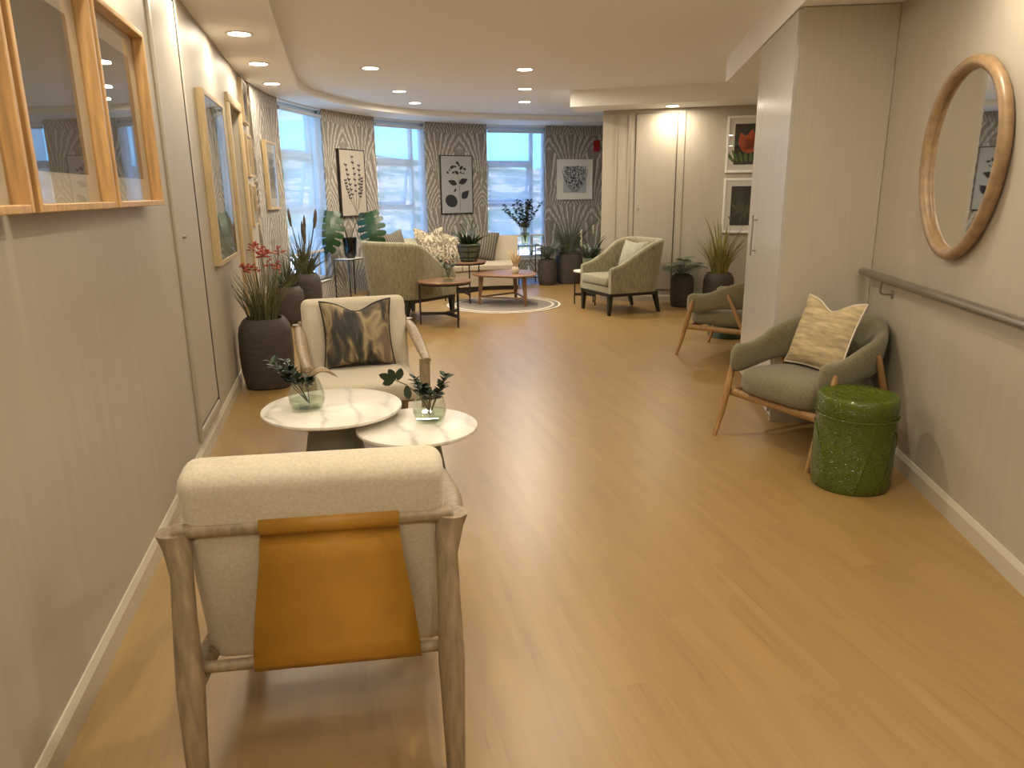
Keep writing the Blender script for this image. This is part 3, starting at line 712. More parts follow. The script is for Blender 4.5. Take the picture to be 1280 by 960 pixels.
# ------------------------------------------------------------------ wardrobe
def wardrobe():
    t = thing('wardrobe', 'tall pale laminate wardrobe with one bar handle against the right wall', 'wardrobe', (WF.x, WF.y, 0), math.atan2(RD.y, RD.x)-PI/2)
    # local: +Y along the wall, +X into the wall
    D, L, H = .5605, 1.2, RSOF-.004
    MB().box((.03, .022, .06), (D, L, H)).build('body', 'wardrobe', t, smooth=0)
    MB().box((.022, 0, .0), (D, .02, H), .002).build('side_panel', 'wardrobe', t, smooth=0)
    MB().box((.05, .03, 0), (D, L-.01, .06)).build('plinth', 'white', t, smooth=0)
    d = MB().box((0, .008, .065), (.022, .93, H-.01), .002).build('door', 'wdoor', t, smooth=0)
    MB().box((0, .935, .065), (.022, L, H-.01), .002).build('filler_panel', 'wdoor', t, smooth=0)
    h = MB().tube([(-.035, .83, 1.03), (-.035, .83, 1.32)], .0065, 10)
    for z in (1.065, 1.285): h.tube([(-.035, .83, z), (0, .83, z)], .005, 8)
    h.build('handle', 'steel', d)
wardrobe()

# ------------------------------------------------------------------ cushions
def pillow_mb(wd, ht, th, chop=.0, ears=.05, n=16):
    """upright pillow, local x wide, z up, y thick, base at z=0"""
    m = MB(); F, B = [], []
    for i in range(n+1):
        rf, rb = [], []
        for j in range(n+1):
            u = i/n*2-1; v = j/n*2-1
            # pinch sides, keep the corners as ears
            x = wd/2*u*(1-ears*(1-abs(v)**2)*1.2); z = ht/2*v*(1-ears*(1-abs(u)**2)*1.2)
            if v > 0: z -= chop*ht*math.exp(-(u/.42)**2)*v**2
            k = max(0, (1-u**2)*(1-v**2))**.42
            kk = k*(1-.35*(chop > 0)*max(0, v)*math.exp(-(u/.5)**2))
            rf.append(m.bm.verts.new((x, -th/2*kk, z+ht/2))); rb.append(m.bm.verts.new((x, th/2*kk, z+ht/2)))
        F.append(rf); B.append(rb)
    for i in range(n):
        for j in range(n):
            m.bm.faces.new((F[i][j], F[i+1][j], F[i+1][j+1], F[i][j+1])); m.bm.faces.new((B[i][j+1], B[i+1][j+1], B[i+1][j], B[i][j]))
    return m
def piping_mb(wd, ht, chop, ears, r=.005, n=16):
    pts = []
    def pt(u, v):
        x = wd/2*u*(1-ears*(1-abs(v)**2)*1.2); z = ht/2*v*(1-ears*(1-abs(u)**2)*1.2)
        if v > 0: z -= chop*ht*math.exp(-(u/.42)**2)*v**2
        return (x, 0, z+ht/2)
    for k in range(n): pts.append(pt(-1+2*k/n, -1))
    for k in range(n): pts.append(pt(1, -1+2*k/n))
    for k in range(n): pts.append(pt(1-2*k/n, 1))
    for k in range(n+1): pts.append(pt(-1, 1-2*k/n))
    return MB().tube(pts, r, 6)
def pillow(label, loc, rotz, tilt, wd, ht, th, material, chop=.1, ears=.06, pip=None, roll=0.):
    t = thing('cushion', label, 'cushion', loc, rotz, 'scatter cushions'); t.rotation_euler = (tilt, roll, rotz)
    pillow_mb(wd, ht, th, chop, ears).build('cover', material, t, smooth=60)
    if pip: piping_mb(wd, ht, chop, ears).build('piping', pip, t)
    return t

def rbox(a, b, r, seg=4): return MB().box(a, b, r, seg)

# ------------------------------------------------------------------ lounge chairs (wood frame, leather sling)
def lounge_chair(label):
    """faces +Y"""
    t = thing('lounge_chair', label, 'chair', group='wood framed lounge chairs')
    for s in (-1, 1):
        x = s*.325
        # rear leg: floor up to the flared head that takes the rail
        pts = [(x, -.445, 0), (x, -.43, .15), (x, -.405, .32), (x, -.385, .48), (x, -.36, .60), (x*1.03, -.335, .665), (x*1.06, -.325, .70)]
        rings = []
        for k, p in enumerate(pts):
            hx = [.021, .025, .030, .026, .024, .031, .036][k]; hy = [.024, .030, .040, .030, .028, .034, .040][k]
            rings.append([(p[0]+hx*math.cos(a)*(1.15 if abs(math.cos(a)) > .5 else 1), p[1]+hy*math.sin(a), p[2]) for a in [2*PI*j/12 for j in range(12)]])
        MB().loft(rings).build('leg', 'oakgrey', t)
        fr = [(x*1.0, .36, 0), (x, .345, .20), (x, .325, .42), (x*1.02, .30, .555)]
        MB().tube(fr, [.017, .022, .025, .026], 12, flat=1.25, up=(1, 0, 0)).build('leg', 'oakgrey', t)
        arm = smoothpath([(x*1.06, -.33, .685), (x*1.07, -.15, .66), (x*1.07, .08, .60), (x*1.04, .34, .555)], 5); n = len(arm)
        MB().tube(arm, [.024+.012*math.sin(PI*k/(n-1)) for k in range(n)], 12, flat=.62, up=(0, 0, 1)).build('armrest', 'oakgrey', t)
        MB().tube([(x, -.40, .31), (x, -.1, .285), (x, .335, .33)], [.024, .022, .022], 10, flat=1.3, up=(1, 0, 0)).build('side_rail', 'oakgrey', t)
    MB().tube([(-.345, -.33, .70), (.345, -.33, .70)], .019, 16).build('back_rail', 'oakgrey', t)
    MB().tube([(-.325, -.36, .335), (.325, -.36, .335)], .015, 12).build('lower_rail', 'oakgrey', t)
    MB().tube([(-.325, .33, .33), (.325, .33, .33)], .018, 12).build('front_rail', 'oakgrey', t)
    # leather sling: round the top rail, down to the lower rail
    m = MB(); prof = []
    for k in range(9):
        a = math.radians(-60+210*k/8); prof.append((-.33-.0235*math.sin(a+.2), .70+.0235*math.cos(a+.2)))
    prof += [(-.352, .655), (-.355, .60), (-.362, .48), (-.372, .37), (-.3785, .335), (-.368, .315), (-.352, .314)]
    rings = []
    for (y, z) in prof:
        hw = .172+.040*sstep(.70, .33, z)
        rings.append([(-hw+.035, y, z), (hw+.035, y, z)])
    m.loft(rings, False, False)
    sl_ = m.build('leather_sling', 'leather', t); md = sl_.modifiers.new('thickness', 'SOLIDIFY'); md.thickness = .003; md.offset = 0
    # back cushion, leaning
    L = .60; rot = Matrix.Rotation(math.radians(12), 3, 'X')
    bc = MB().box((-.325, -.075, 0), (.325, .06, L), .045, 4)
    for v in bc.bm.verts: v.co.y += .012*math.sin(PI*min(1, max(0, v.co.z/L)))*(1 if v.co.y > 0 else -.2)
    for v in bc.bm.verts: v.co = rot @ v.co+Vector((0, -.168, .275))
    bc.build('back_cushion', 'cream', t, smooth=70)
    sc2 = MB().box((-.305, -.20, .315), (.305, .36, .44), .04, 4)
    for v in sc2.bm.verts:
        if v.co.z > .4: v.co.z += .02*math.cos(v.co.x*4)*(1 if abs(v.co.y-.08) < .25 else .5)
    sc2.build('seat_cushion', 'cream', t, smooth=70)
    return t
ch1 = lounge_chair('cream lounge chair seen from behind with tan leather sling, nearest the camera')
ch1.location = (-.068, 2.09, 0); ch1.rotation_euler.z = math.radians(-5)
ch2 = copy_tree(ch1); ch2['label'] = 'cream lounge chair facing the camera beyond the marble tables'
ch2.location = (.105, 4.48, 0); ch2.rotation_euler.z = math.radians(-175)
f2 = Vector((.087, -.996, 0))
pillow('dark painterly floral cushion on the cream lounge chair facing the camera', (.105-f2.x*.08, 4.48-f2.y*.08, .452), math.radians(5), math.radians(-13), .44, .42, .16, 'pillow_dark', .13, .08, 'black')

# ------------------------------------------------------------------ marble tables with vases
def pedestal_table(label, x, y, r, h, rb, rt, grp='marble topped pedestal tables'):
    t = thing('marble_table', label, 'table', (x, y, 0), 0, grp)
    MB().lathe([(0, h-.022), (r-.008, h-.022), (r, h-.016), (r, h-.005), (r-.006, h), (0, h)], 64).build('table_top', 'marble', t)
    MB().lathe([(0, 0), (rb, 0), (rb, .012), (rb*.97, .02), (rt, h-.022), (0, h-.022)], 40).build('pedestal', 'cone', t)
pedestal_table('larger round white marble table, the higher of two', -.075, 3.71, .352, .45, .19, .11)
pedestal_table('smaller round white marble table tucked under the larger one', .33, 3.47, .30, .39, .16, .10)

def leafy(m, base, tip, n, L, W, seed, spread=1., start=.25, droop=.3):
    """opposite pointed leaves along a stem"""
    rnd = random.Random(seed); b, e = Vector(base), Vector(tip); ax = (e-b).normalized()
    for k in range(n):
        s = start+(1-start)*k/(n-1); p = b.lerp(e, s)+Vector((0, 0, -droop*.0))
        a = k*2.4+rnd.uniform(-.4, .4); ref = Vector((math.cos(a), math.sin(a), .35)); d = (ref-ax*ref.dot(ax)*.2).normalized()*spread+ax*.7; d.normalize()
        side = d.cross(Vector((rnd.uniform(-.2, .2), rnd.uniform(-.2, .2), 1))).normalized(); l = L*rnd.uniform(.7, 1.15)
        pts = [p+d*l*q+Vector((0, 0, -droop*l*q*q)) for q in (0, .25, .5, .75, 1)]
        m.strip(pts, [W*.15, W*.8, W, W*.65, .0005], side)
def glass_vase(t, r=.072, h=.125, wl=.055):
    MB().lathe([(0, .004), (r*.62, .0), (r*.86, .012), (r, h*.36), (r*.97, h*.55), (r*.80, h*.85), (r*.66, h), (r*.62, h), (r*.76, h*.84), (r*.92, h*.55), (r*.95, h*.36), (r*.8, .016), (0, .014)], 36).build('vase_glass', 'vglass', t)
    MB().lathe([(0, .0145), (r*.79, .0165), (r*.93, wl*.8), (r*.93, wl), (0, wl)], 32).build('water', 'water', t)
v = thing('glass_vase', 'round green glass vase with dark leaves and a tan leaf on the larger marble table', 'vase', (-.195, 3.68, .45), 0, 'round glass vases')
glass_vase(v, .09, .16)
st = MB(); fo = MB()
for tip in ((-.15, -.02, .26), (-.13, .05, .22), (-.06, -.03, .20), (.02, .0, .16), (-.09, .06, .24)):
    st.tube([(.01, 0, .03), (tip[0]*.35, tip[1]*.4, .11), tip], .0025, 6); leafy(fo, (tip[0]*.2, tip[1]*.2, .10), tip, 18, .058, .018, int(abs(tip[0])*900))
st.build('stems', 'stem', v); fo.build('leaves', 'leaf', v, smooth=0)
lf = MB(); pts = [Vector((.0, .02, .14))+Vector((.155, .03, .035))*q+Vector((0, 0, .05*math.sin(PI*q)-.03*q)) for q in [k/8 for k in range(9)]]
lf.tube(pts, [.003, .016, .024, .028, .029, .027, .021, .013, .003], 10, flat=.45, up=(0, 0, 1)); lf.build('large_tan_leaf', 'pinkleaf', v)['label'] = 'broad tan-pink leaf'
v = thing('glass_vase', 'round clear glass vase with a long arching sprig on the smaller marble table', 'vase', (.40, 3.51, .39), 0, 'round glass vases')
glass_vase(v, .085, .155)
st = MB(); fo = MB()
for tip in ((.09, .02, .225), (.06, -.02, .19), (-.02, .03, .17), (-.07, .0, .23), (.0, -.02, .15)):
    st.tube([(0, 0, .03), (tip[0]*.35, tip[1]*.4, .10), tip], .0025, 6); leafy(fo, (tip[0]*.3, tip[1]*.3, .09), tip, 16, .055, .018, int(abs(tip[0])*700+3))
arc = [(0, 0, .05), (-.05, .0, .14), (-.11, .01, .195), (-.17, .01, .225)]; st.tube(arc, .0025, 6)
for p, d in (((-.17, .01, .225), (-.07, 0, .03)), ((-.165, .01, .225), (-.06, 0, -.02)), ((-.15, .01, .22), (.02, 0, .06)), ((-.11, .01, .19), (.01, -.01, -.07)), ((-.16, .02, .22), (-.03, .03, .05))):
    p, d = Vector(p), Vector(d); fo.strip([p+d*q for q in (0, .3, .6, .85, 1)], [.004, .017, .02, .012, .001], d.cross(Vector((.1, 1, .1))).normalized())
st.build('stems', 'stem', v); fo.build('leaves', 'leaf', v, smooth=0)

# ------------------------------------------------------------------ olive tub chairs
def u_path(w, d, n=40, r=None):
    """horseshoe from front right, round the back, to front left; front is +Y"""
    out = []
    L1 = d-w*.5
    for k in range(n+1):
        s = k/n
        if s < .25: q = s/.25; out.append((w/2, d/2-q*L1*.99, s))
        elif s > .75: q = (s-.75)/.25; out.append((-w/2, d/2-L1*.99+q*L1*.99, s))
        else: a = PI*(s-.25)/.5; out.append((w/2*math.cos(a), d/2-L1-w/2*.96*math.sin(a), s))
    return out
def tub_chair(label):
    t = thing('tub_chair', label, 'chair', group='olive tub chairs')
    P = u_path(.66, .66, 44)
    def sect(i):
        x, y, s = P[i]; a = Vector(P[min(i+1, len(P)-1)][:2]); b = Vector(P[max(i-1, 0)][:2]); d = (a-b).normalized(); n = Vector((d.y, -d.x))   # outward
        if n.dot(Vector((x, y+.05))) < 0: n = -n
        back = 1-abs(s-.5)*2                     # 0 at the arm fronts .. 1 at the back
        top = .585+.185*sstep(.15, .95, back); bot = .405+.06*sstep(.0, .6, back)
        e = min(back, .08)/.08; th = .038*(.55+.45*math.sqrt(max(0, e*(2-e)))); mid = (top+bot)/2; hh = (top-bot)/2*(.72+.28*math.sqrt(max(0, e*(2-e))))
        lean = .05*sstep(.2, 1, back)
        ring = []
        for k in range(14):
            q = 2*PI*k/14; c, s_ = math.cos(q), math.sin(q)
            o = th*abs(c)**.7*(1 if c > 0 else -1); z = hh*abs(s_)**.75*(1 if s_ > 0 else -1)
            oo = o+lean*(z/.2)+.012*sstep(.3, 1, back)
            ring.append((x+n.x*oo, y+n.y*oo, mid+z))
        return ring
    MB().loft([sect(i) for i in range(len(P))]).build('backrest', 'green', t, smooth=70)
    # seat: rounded cushion
    st = MB(); rings = []
    for z, k in ((.30, .90), (.31, .97), (.34, 1.0), (.38, 1.0), (.415, .97), (.435, .88), (.445, .6), (.448, .2)):
        ring = []
        for j in range(40):
            a = 2*PI*j/40; c, s_ = math.cos(a), math.sin(a); ex = .42
            x = .31*k*abs(c)**ex*(1 if c > 0 else -1); y = .33*k*abs(s_)**ex*(1 if s_ > 0 else -1)
            if y < 0: x *= 1-.28*(abs(y)/.33)**2
            ring.append((x, y+.02, z+(.012*(y/.33) if z > .4 else 0)))
        rings.append(ring)
    st.loft(rings).build('seat', 'green', t, smooth=70)
    fr = MB()
    for a, b in (((-.33, .30, .275), (.33, .30, .275)), ((-.34, -.22, .275), (.34, -.22, .275)), ((-.345, .31, .275), (-.345, -.22, .275)), ((.345, .31, .275), (.345, -.22, .275))):
        fr.tube([a, b], .019, 10, flat=1.3)
    fr.build('seat_frame', 'oakwarm', t)
    for s in (-1, 1):
        MB().tube([(s*.365, .405, 0), (s*.36, .36, .15), (s*.362, .325, .30), (s*.372, .27, .50), (s*.372, .262, .53)], [.013, .018, .022, .018, .010], 12).build('leg', 'oakwarm', t)
        MB().tube([(s*.34, -.36, 0), (s*.345, -.28, .16), (s*.352, -.20, .32), (s*.372, -.075, .58), (s*.372, -.065, .605)], [.013, .017, .021, .017, .009], 12).build('leg', 'oakwarm', t)
    return t
tc1 = tub_chair('olive tub chair with beige cushion beside the green drum stool')
F1 = Vector((-.972, -.235, 0)); tc1.location = (2.345-F1.x*.40, 3.63-F1.y*.40, 0); tc1.rotation_euler.z = math.atan2(-F1.x, F1.y)
tc2 = copy_tree(tc1); tc2['label'] = 'olive tub chair half hidden behind the wardrobe'
F2 = Vector((-.62, .785, 0)); tc2.location = (3.36-F2.x*.39, 6.43-F2.y*.39, 0); tc2.rotation_euler.z = math.atan2(-F2.x, F2.y)
def at_local(o, x, y, z): return o.location+Matrix.Rotation(o.rotation_euler.z, 3, 'Z') @ Vector((x, y, z))
pillow('crinkled beige cushion on the near olive tub chair', at_local(tc1, .03, -.01, .452), tc1.rotation_euler.z+math.radians(172), math.radians(-20), .47, .44, .15, 'pillow_beige', .14, .07, 'mount')
pillow('pale patterned cushion on the half-hidden olive tub chair', at_local(tc2, 0, -.13, .455), tc2.rotation_euler.z+math.radians(180), math.radians(-14), .42, .40, .15, 'pillow_leaf', .08, .06)

# ------------------------------------------------------------------ glazed drum stools
def drum(label, x, y, r, h, material):
    t = thing('drum_stool', label, 'stool', (x, y, 0), 0, 'glazed drum stools')
    MB().lathe([(0, 0), (r*.93, 0), (r*.97, .012), (r*.985, .05), (r*1.0, h*.45), (r*.985, h*.84), (r*.99, h*.845), (r*.995, h*.85), (r*1.0, h-.03), (r*.985, h-.012), (r*.95, h-.002), (r*.90, h), (r*.62, h-.004), (r*.55, h-.010), (r*.2, h-.011), (0, h-.010)], 64).build('drum_body', material, t)
    m = MB()
    for z in (h*.80,): m.tube([((r+.001)*math.cos(a), (r+.001)*math.sin(a), z+.006*math.sin(a)) for a in [2*PI*k/48 for k in range(49)]], .0035, 6)
    for k in range(5):
        a0 = 2*PI*k/5; m.tube([((r+.0005)*math.cos(a0+q*.9), (r+.0005)*math.sin(a0+q*.9), h*(.70-.45*q+.12*math.sin(q*PI))) for q in [j/10 for j in range(11)]], .003, 6)
    m.build('raised_lines', material, t)
drum('glossy leaf-green ceramic drum stool beside the near olive chair', 2.545, 3.085, .197, .49, 'stool')
drum('teal-green ceramic drum stool glimpsed under the half-hidden olive chair', 3.96, 6.90, .19, .45, 'stool2')

# ------------------------------------------------------------------ sage armchairs
def armchair(label):
    t = thing('armchair', label, 'chair', group='sage armchairs with black legs')
    # rounded-square horseshoe
    w, d, r = .72, .72, .20; P = []
    for k in range(11): P.append((w/2, d/2-(d-r)*k/10))
    for k in range(1, 8): a = PI/2*k/8; P.append((w/2-r+r*math.cos(a), -d/2+r-r*math.sin(a)))
    for k in range(0, 7): P.append((w/2-r-(w-2*r)*k/6, -d/2))
    for k in range(1, 8): a = PI/2+PI/2*k/8; P.append((-w/2+r+r*math.cos(a), -d/2+r-r*math.sin(a)))
    for k in range(11): P.append((-w/2, -d/2+r+(d-r)*k/10))
    rings = []
    for i, (x, y) in enumerate(P):
        a = Vector(P[min(i+1, len(P)-1)]); b = Vector(P[max(i-1, 0)]); dd_ = (a-b).normalized(); n = Vector((-dd_.y, dd_.x))
        if n.dot(Vector((x, y))) < 0: n = -n
        q = sstep(.30, -.34, y); q = q*.86+.14*sstep(.36, .1, y)
        top = .60+.32*q**1.15; bot = .275; th = .033+.012*q
        if y > .33: top -= .018
        lean = .075*sstep(.1, -.36, y)
        sec = [(-th, bot), (th, bot), (th, top-.05), (th*.92, top-.02), (th*.5, top-.004), (0, top), (-th*.5, top-.004), (-th*.92, top-.02), (-th, top-.05)]
        rings.append([(x+n.x*(o+lean*(z-bot)/.6), y+n.y*(o+lean*(z-bot)/.6), z) for o, z in sec])
    MB().loft(rings).build('backrest', 'chenille', t, smooth=55)
    MB().box((-.33, -.32, .265), (.33, .365, .36), .015, 2).build('seat_base', 'chenille', t)
    MB().box((-.325, -.25, .362), (.325, .385, .475), .03, 3).build('seat_cushion', 'chenille', t, smooth=60)
    rl = MB()
    for a, b in (((-.36, .33, .235), (.36, .37, .275)), ((-.34, -.36, .235), (.34, -.32, .275)), ((-.375, -.34, .235), (-.335, .36, .275)), ((.335, -.34, .235), (.375, .36, .275))): rl.box(a, b)
    rl.build('base_rail', 'blackwood', t, smooth=0)
    for s in (-1, 1):
        for y0, y1, xs in ((.335, .345, .335), (-.325, -.40, .315)):
            MB().loft([[(s*(xs+.0)+dx*k_, (y1 if zz == 0 else y0)+dy*k_, zz) for dx, dy in ((-1, -1), (1, -1), (1, 1), (-1, 1))] for zz, k_ in ((0, .017), (.26, .03))]).build('leg', 'blackwood', t, smooth=0)
    return t
ac1 = armchair('sage armchair with black legs facing left before the panelled wall')
F3 = Vector((-.985, -.17, 0)); ac1.location = (3.53, 8.88, 0); ac1.rotation_euler.z = math.atan2(-F3.x, F3.y)
ac2 = copy_tree(ac1); ac2['label'] = 'sage armchair seen from behind beside the curved sofa'
F4 = Vector((.79, .61, 0)); ac2.location = (.86, 9.10, 0); ac2.scale = (1.06, 1.06, 1.04); ac2.rotation_euler.z = math.atan2(-F4.x, F4.y)
pillow('plain sage cushion leaning in the armchair before the panelled wall', at_local(ac1, .05, -.15, .485), ac1.rotation_euler.z+math.radians(190), math.radians(-20), .44, .42, .15, 'pillow_sage', .04, .06)

# ------------------------------------------------------------------ curved sofa
SO = Vector((2.35, 9.62, 0))
def sofa():
    t = thing('curved_sofa', 'curved beige sofa on a dark plinth under the windows', 'sofa', SO, 0)
    A0, A1 = math.radians(14), math.radians(-46)
    def sweep(prof, a0=A0, a1=A1, n=36):
        rings = []
        for k in range(n+1):
            a = a0+(a1-a0)*k/n; rings.append([(r*math.sin(a), r*math.cos(a), z) for r, z in prof])
        return MB().loft(rings)
    R0, R1 = 1.72, 2.50
    sweep([(R0+.05, 0), (R1-.05, 0), (R1-.05, .07), (R0+.05, .07)]).build('plinth', 'plinth', t)
    sweep([(R0+.01, .07), (R1-.02, .07), (R1-.02, .30), (R0, .30)]).build('seat_base', 'sofa', t)
    for a0, a1 in ((13.6, -15.7), (-16.3, -45.6)):
        sweep([(R0-.02, .33), (R0+.02, .30), (R1-.24, .30), (R1-.22, .42), (R0+.06, .44), (R0+.01, .425), (R0-.02, .39)], math.radians(a0), math.radians(a1), 18).build('seat_cushion', 'sofa', t)
    sweep([(R1-.22, .28), (R1, .28), (R1+.05, .70), (R1+.04, .79), (R1-.01, .815), (R1-.07, .81), (R1-.12, .76)]).build('backrest', 'sofa', t)
sofa()
def sofa_spot(az, r, z): a = math.radians(az); return (SO.x+r*math.sin(a), SO.y+r*math.cos(a), z)
for az, r, z, mt_, lb, wd, ht, tilt, chop, rl_ in ((-2, 2.20, .45, 'pillow_stripe', 'dark striped cushion at the right end of the curved sofa', .50, .50, -14, .06, .25), (-12, 2.14, .45, 'pillow_leaf', 'leaf-print cushion half hidden by the potted plant on the curved sofa', .46, .44, -14, .10, 0),
                               (-24, 2.15, .45, 'pillow_leaf', 'leaf-print cushion with a dented top on the curved sofa', .55, .55, -14, .13, .0), (-33, 2.2, .45, 'pillow_sage', 'plain taupe cushion beside the leaf-print one on the curved sofa', .46, .40, -16, .03, 0), (-41, 2.2, .45, 'pillow_stripe', 'dark striped cushion at the left end of the curved sofa', .52, .52, -14, .05, -.1)):
    c = pillow(lb, sofa_spot(az, r, z), math.radians(-az), math.radians(tilt), wd, ht, .17, mt_, chop, .06, None, rl_)

# ------------------------------------------------------------------ rug
t = thing('round_rug', 'round grey-brown rug with pale ring borders under the coffee table', 'rug', (2.20, 9.80, 0), 0)
MB().lathe([(0, .001), (.66, .001), (.66, .008), (0, .008)], 72).build('rug_field', mat('rug_field', (.26, .225, .185), .95, var=.2, vscale=60), t)
for k, (r0, r1, c) in enumerate(((.66, .70, 'white'), (.70, .755, None), (.755, .79, 'white'))):
    MB().lathe([(r0, .001), (r1, .001), (r1, .009), (r0, .009), (r0, .001)], 72).build('rug_ring', mat('rug_pale_ring', (.60, .53, .42), .95) if c else mat('rug_dark_ring', (.20, .17, .14), .95), t)

# ------------------------------------------------------------------ lounge tables
def wire_table(label, x, y, r, h, rot, topmat='walnut', name='side_table'):
    t = thing(name, label, 'table', (x, y, 0), rot, 'round side tables with black legs')
    MB().lathe([(0, h-.022), (r-.01, h-.022), (r, h-.014), (r, h-.004), (r-.004, h), (0, h)], 48).build('table_top', topmat, t)
    MB().lathe([(r-.03, h-.04), (r-.012, h-.04), (r-.012, h-.022), (r-.03, h-.022), (r-.03, h-.04)], 48).build('top_ring', 'black', t)
    R = r-.02
    for k in range(3):
        a = 2*PI*k/3; MB().tube([(R*math.cos(a), R*math.sin(a), 0), (R*math.cos(a), R*math.sin(a), h-.03)], .010, 10).build('leg', 'black', t)
        MB().box((0, -.008, .115), (R, .008, .15), rot=Matrix.Rotation(a, 3, 'Z'), piv=(0, 0, .13)).build('stretcher', 'black', t, smooth=0)
    return t
wire_table('round wooden side table with black tripod legs beside the rear-view armchair', 1.20, 8.47, .315, .52, math.radians(-70))
wire_table('taller round wooden side table carrying the potted plant before the sofa', 1.74, 10.27, .31, .57, math.radians(-86))
# coffee table with rounded triangular top
t = thing('coffee_table', 'wooden coffee table with three legs and rounded triangular top on the rug', 'table', (2.26, 9.86, 0), 0)
def tri(R, n=60, k=.10, rot=0.): return [(R*(1+k*math.cos(3*(a-rot)))*math.cos(a), R*(1+k*math.cos(3*(a-rot)))*math.sin(a)) for a in [2*PI*j/n for j in range(n)]]
ROT = math.radians(-62)
MB().loft([[(x, y, z) for x, y in tri(R, 60, .10, ROT)] for R, z in ((.40, .40), (.43, .412), (.435, .425), (.425, .43))]).build('table_top', 'walnut', t, smooth=40)
for k in range(3):
    a = ROT+2*PI*k/3; c, s = math.cos(a), math.sin(a)
    MB().loft([[(c*R+dx*q, s*R+dy*q, z) for dx, dy in ((-1, -1), (1, -1), (1, 1), (-1, 1))] for R, z, q in ((.39, 0, .016), (.37, .2, .022), (.355, .40, .028))]).build('leg', 'walnut', t, smooth=0)
    b = ROT+2*PI*(k+1)/3; MB().tube([(.38*c, .38*s, .11), (.38*math.cos(b), .38*math.sin(b), .11)], .012, 8).build('stretcher', 'walnut', t)

# small items on those tables
def blade_bunch(m, n, r, hmin, hmax, lean, wd, seed, droop=.5, z0=0.):
    rnd = random.Random(seed)
    for _ in range(n):
        a = rnd.uniform(0, 2*PI); rr = r*math.sqrt(rnd.random()); h = rnd.uniform(hmin, hmax); ln = lean*rnd.uniform(.15, 1.)*h
        b = Vector((rr*math.cos(a), rr*math.sin(a), z0)); a2 = a+rnd.uniform(-.6, .6); d = Vector((math.cos(a2), math.sin(a2), 0)); side = Vector((-d.y, d.x, 0))
        th = rnd.uniform(0, PI); side = side*math.cos(th*.3)+d*math.sin(th*.3)
        pts = [b+d*ln*q**1.7+Vector((0, 0, h*(q-droop*.35*(ln/h)*q**3))) for q in (0, .2, .4, .6, .8, 1)]
        m.strip(pts, [wd*.7, wd, wd, wd*.8, wd*.5, wd*.05], side.normalized())
    return m
v = thing('glass_vase', 'small clear glass vase of greenery on the black-legged side table', 'vase', (1.235, 8.40, .52), 0, 'round glass vases')
glass_vase(v, .085, .15)
fo = MB(); st = MB()
for k in range(8):
    a = k*.8; tip = (.13*math.cos(a), .13*math.sin(a), .24+.05*math.sin(k*2.1)); st.tube([(0, 0, .03), (tip[0]*.3, tip[1]*.3, .14), tip], .003, 5); leafy(fo, (0, 0, .1), tip, 10, .07, .016, k+50)
st.build('stems', 'stem', v); fo.build('leaves', 'leafg', v, smooth=0)
v = thing('dried_grass_vase', 'small vase of pale dried grass on the coffee table', 'vase', (2.36, 9.76, .43), 0)
MB().lathe([(0, 0), (.04, 0), (.055, .03), (.05, .07), (.035, .09), (.03, .09), (.045, .06), (0, .01)], 24).build('vase_body', mat('pale_ceramic', (.55, .45, .33), .6), v)
blade_bunch(MB(), 60, .03, .16, .29, .6, .006, 5, .2, .07).build('dried_grass', 'dried', v, smooth=0)['kind'] = 'stuff'
# potted plant in a slatted pot on the taller side table
v = thing('potted_plant', 'dark leafy plant in a banded green pot on the taller side table', 'plant', (1.80, 10.20, .57), 0)
MB().lathe([(0, 0), (.09, 0), (.12, .02), (.15, .13), (.165, .24), (.155, .245), (.14, .2), (0, .2)], 32).build('pot', mat('olive_pot', (.085, .10, .06), .4), v)
for z, r in ((.05, .131), (.13, .153), (.20, .163)): MB().lathe([(r-.006, z), (r+.004, z), (r+.004, z+.02), (r-.006, z+.02), (r-.006, z)], 32).build('pot_band', 'black', v)
for k in range(6):
    a = k*PI/3+.3; MB().tube([(.112*math.cos(a), .112*math.sin(a), .0), (.14*math.cos(a), .14*math.sin(a), .07), (.165*math.cos(a), .165*math.sin(a), .20)], .007, 6).build('pot_strap', 'black', v)
fo = MB(); blade_bunch(fo, 60, .10, .16, .34, 1.25, .017, 11, .9, .2); fo.build('leaves', 'leaf', v, smooth=0)
fo = MB(); 
for k in range(4):
    a = k*1.7; fo.tube([(0, 0, .2), (.05*math.cos(a), .05*math.sin(a), .4), (.12*math.cos(a), .12*math.sin(a), .52+.05*(k % 2))], [.004, .004, .012], 6)
fo.build('flower_spikes', 'leafg', v)

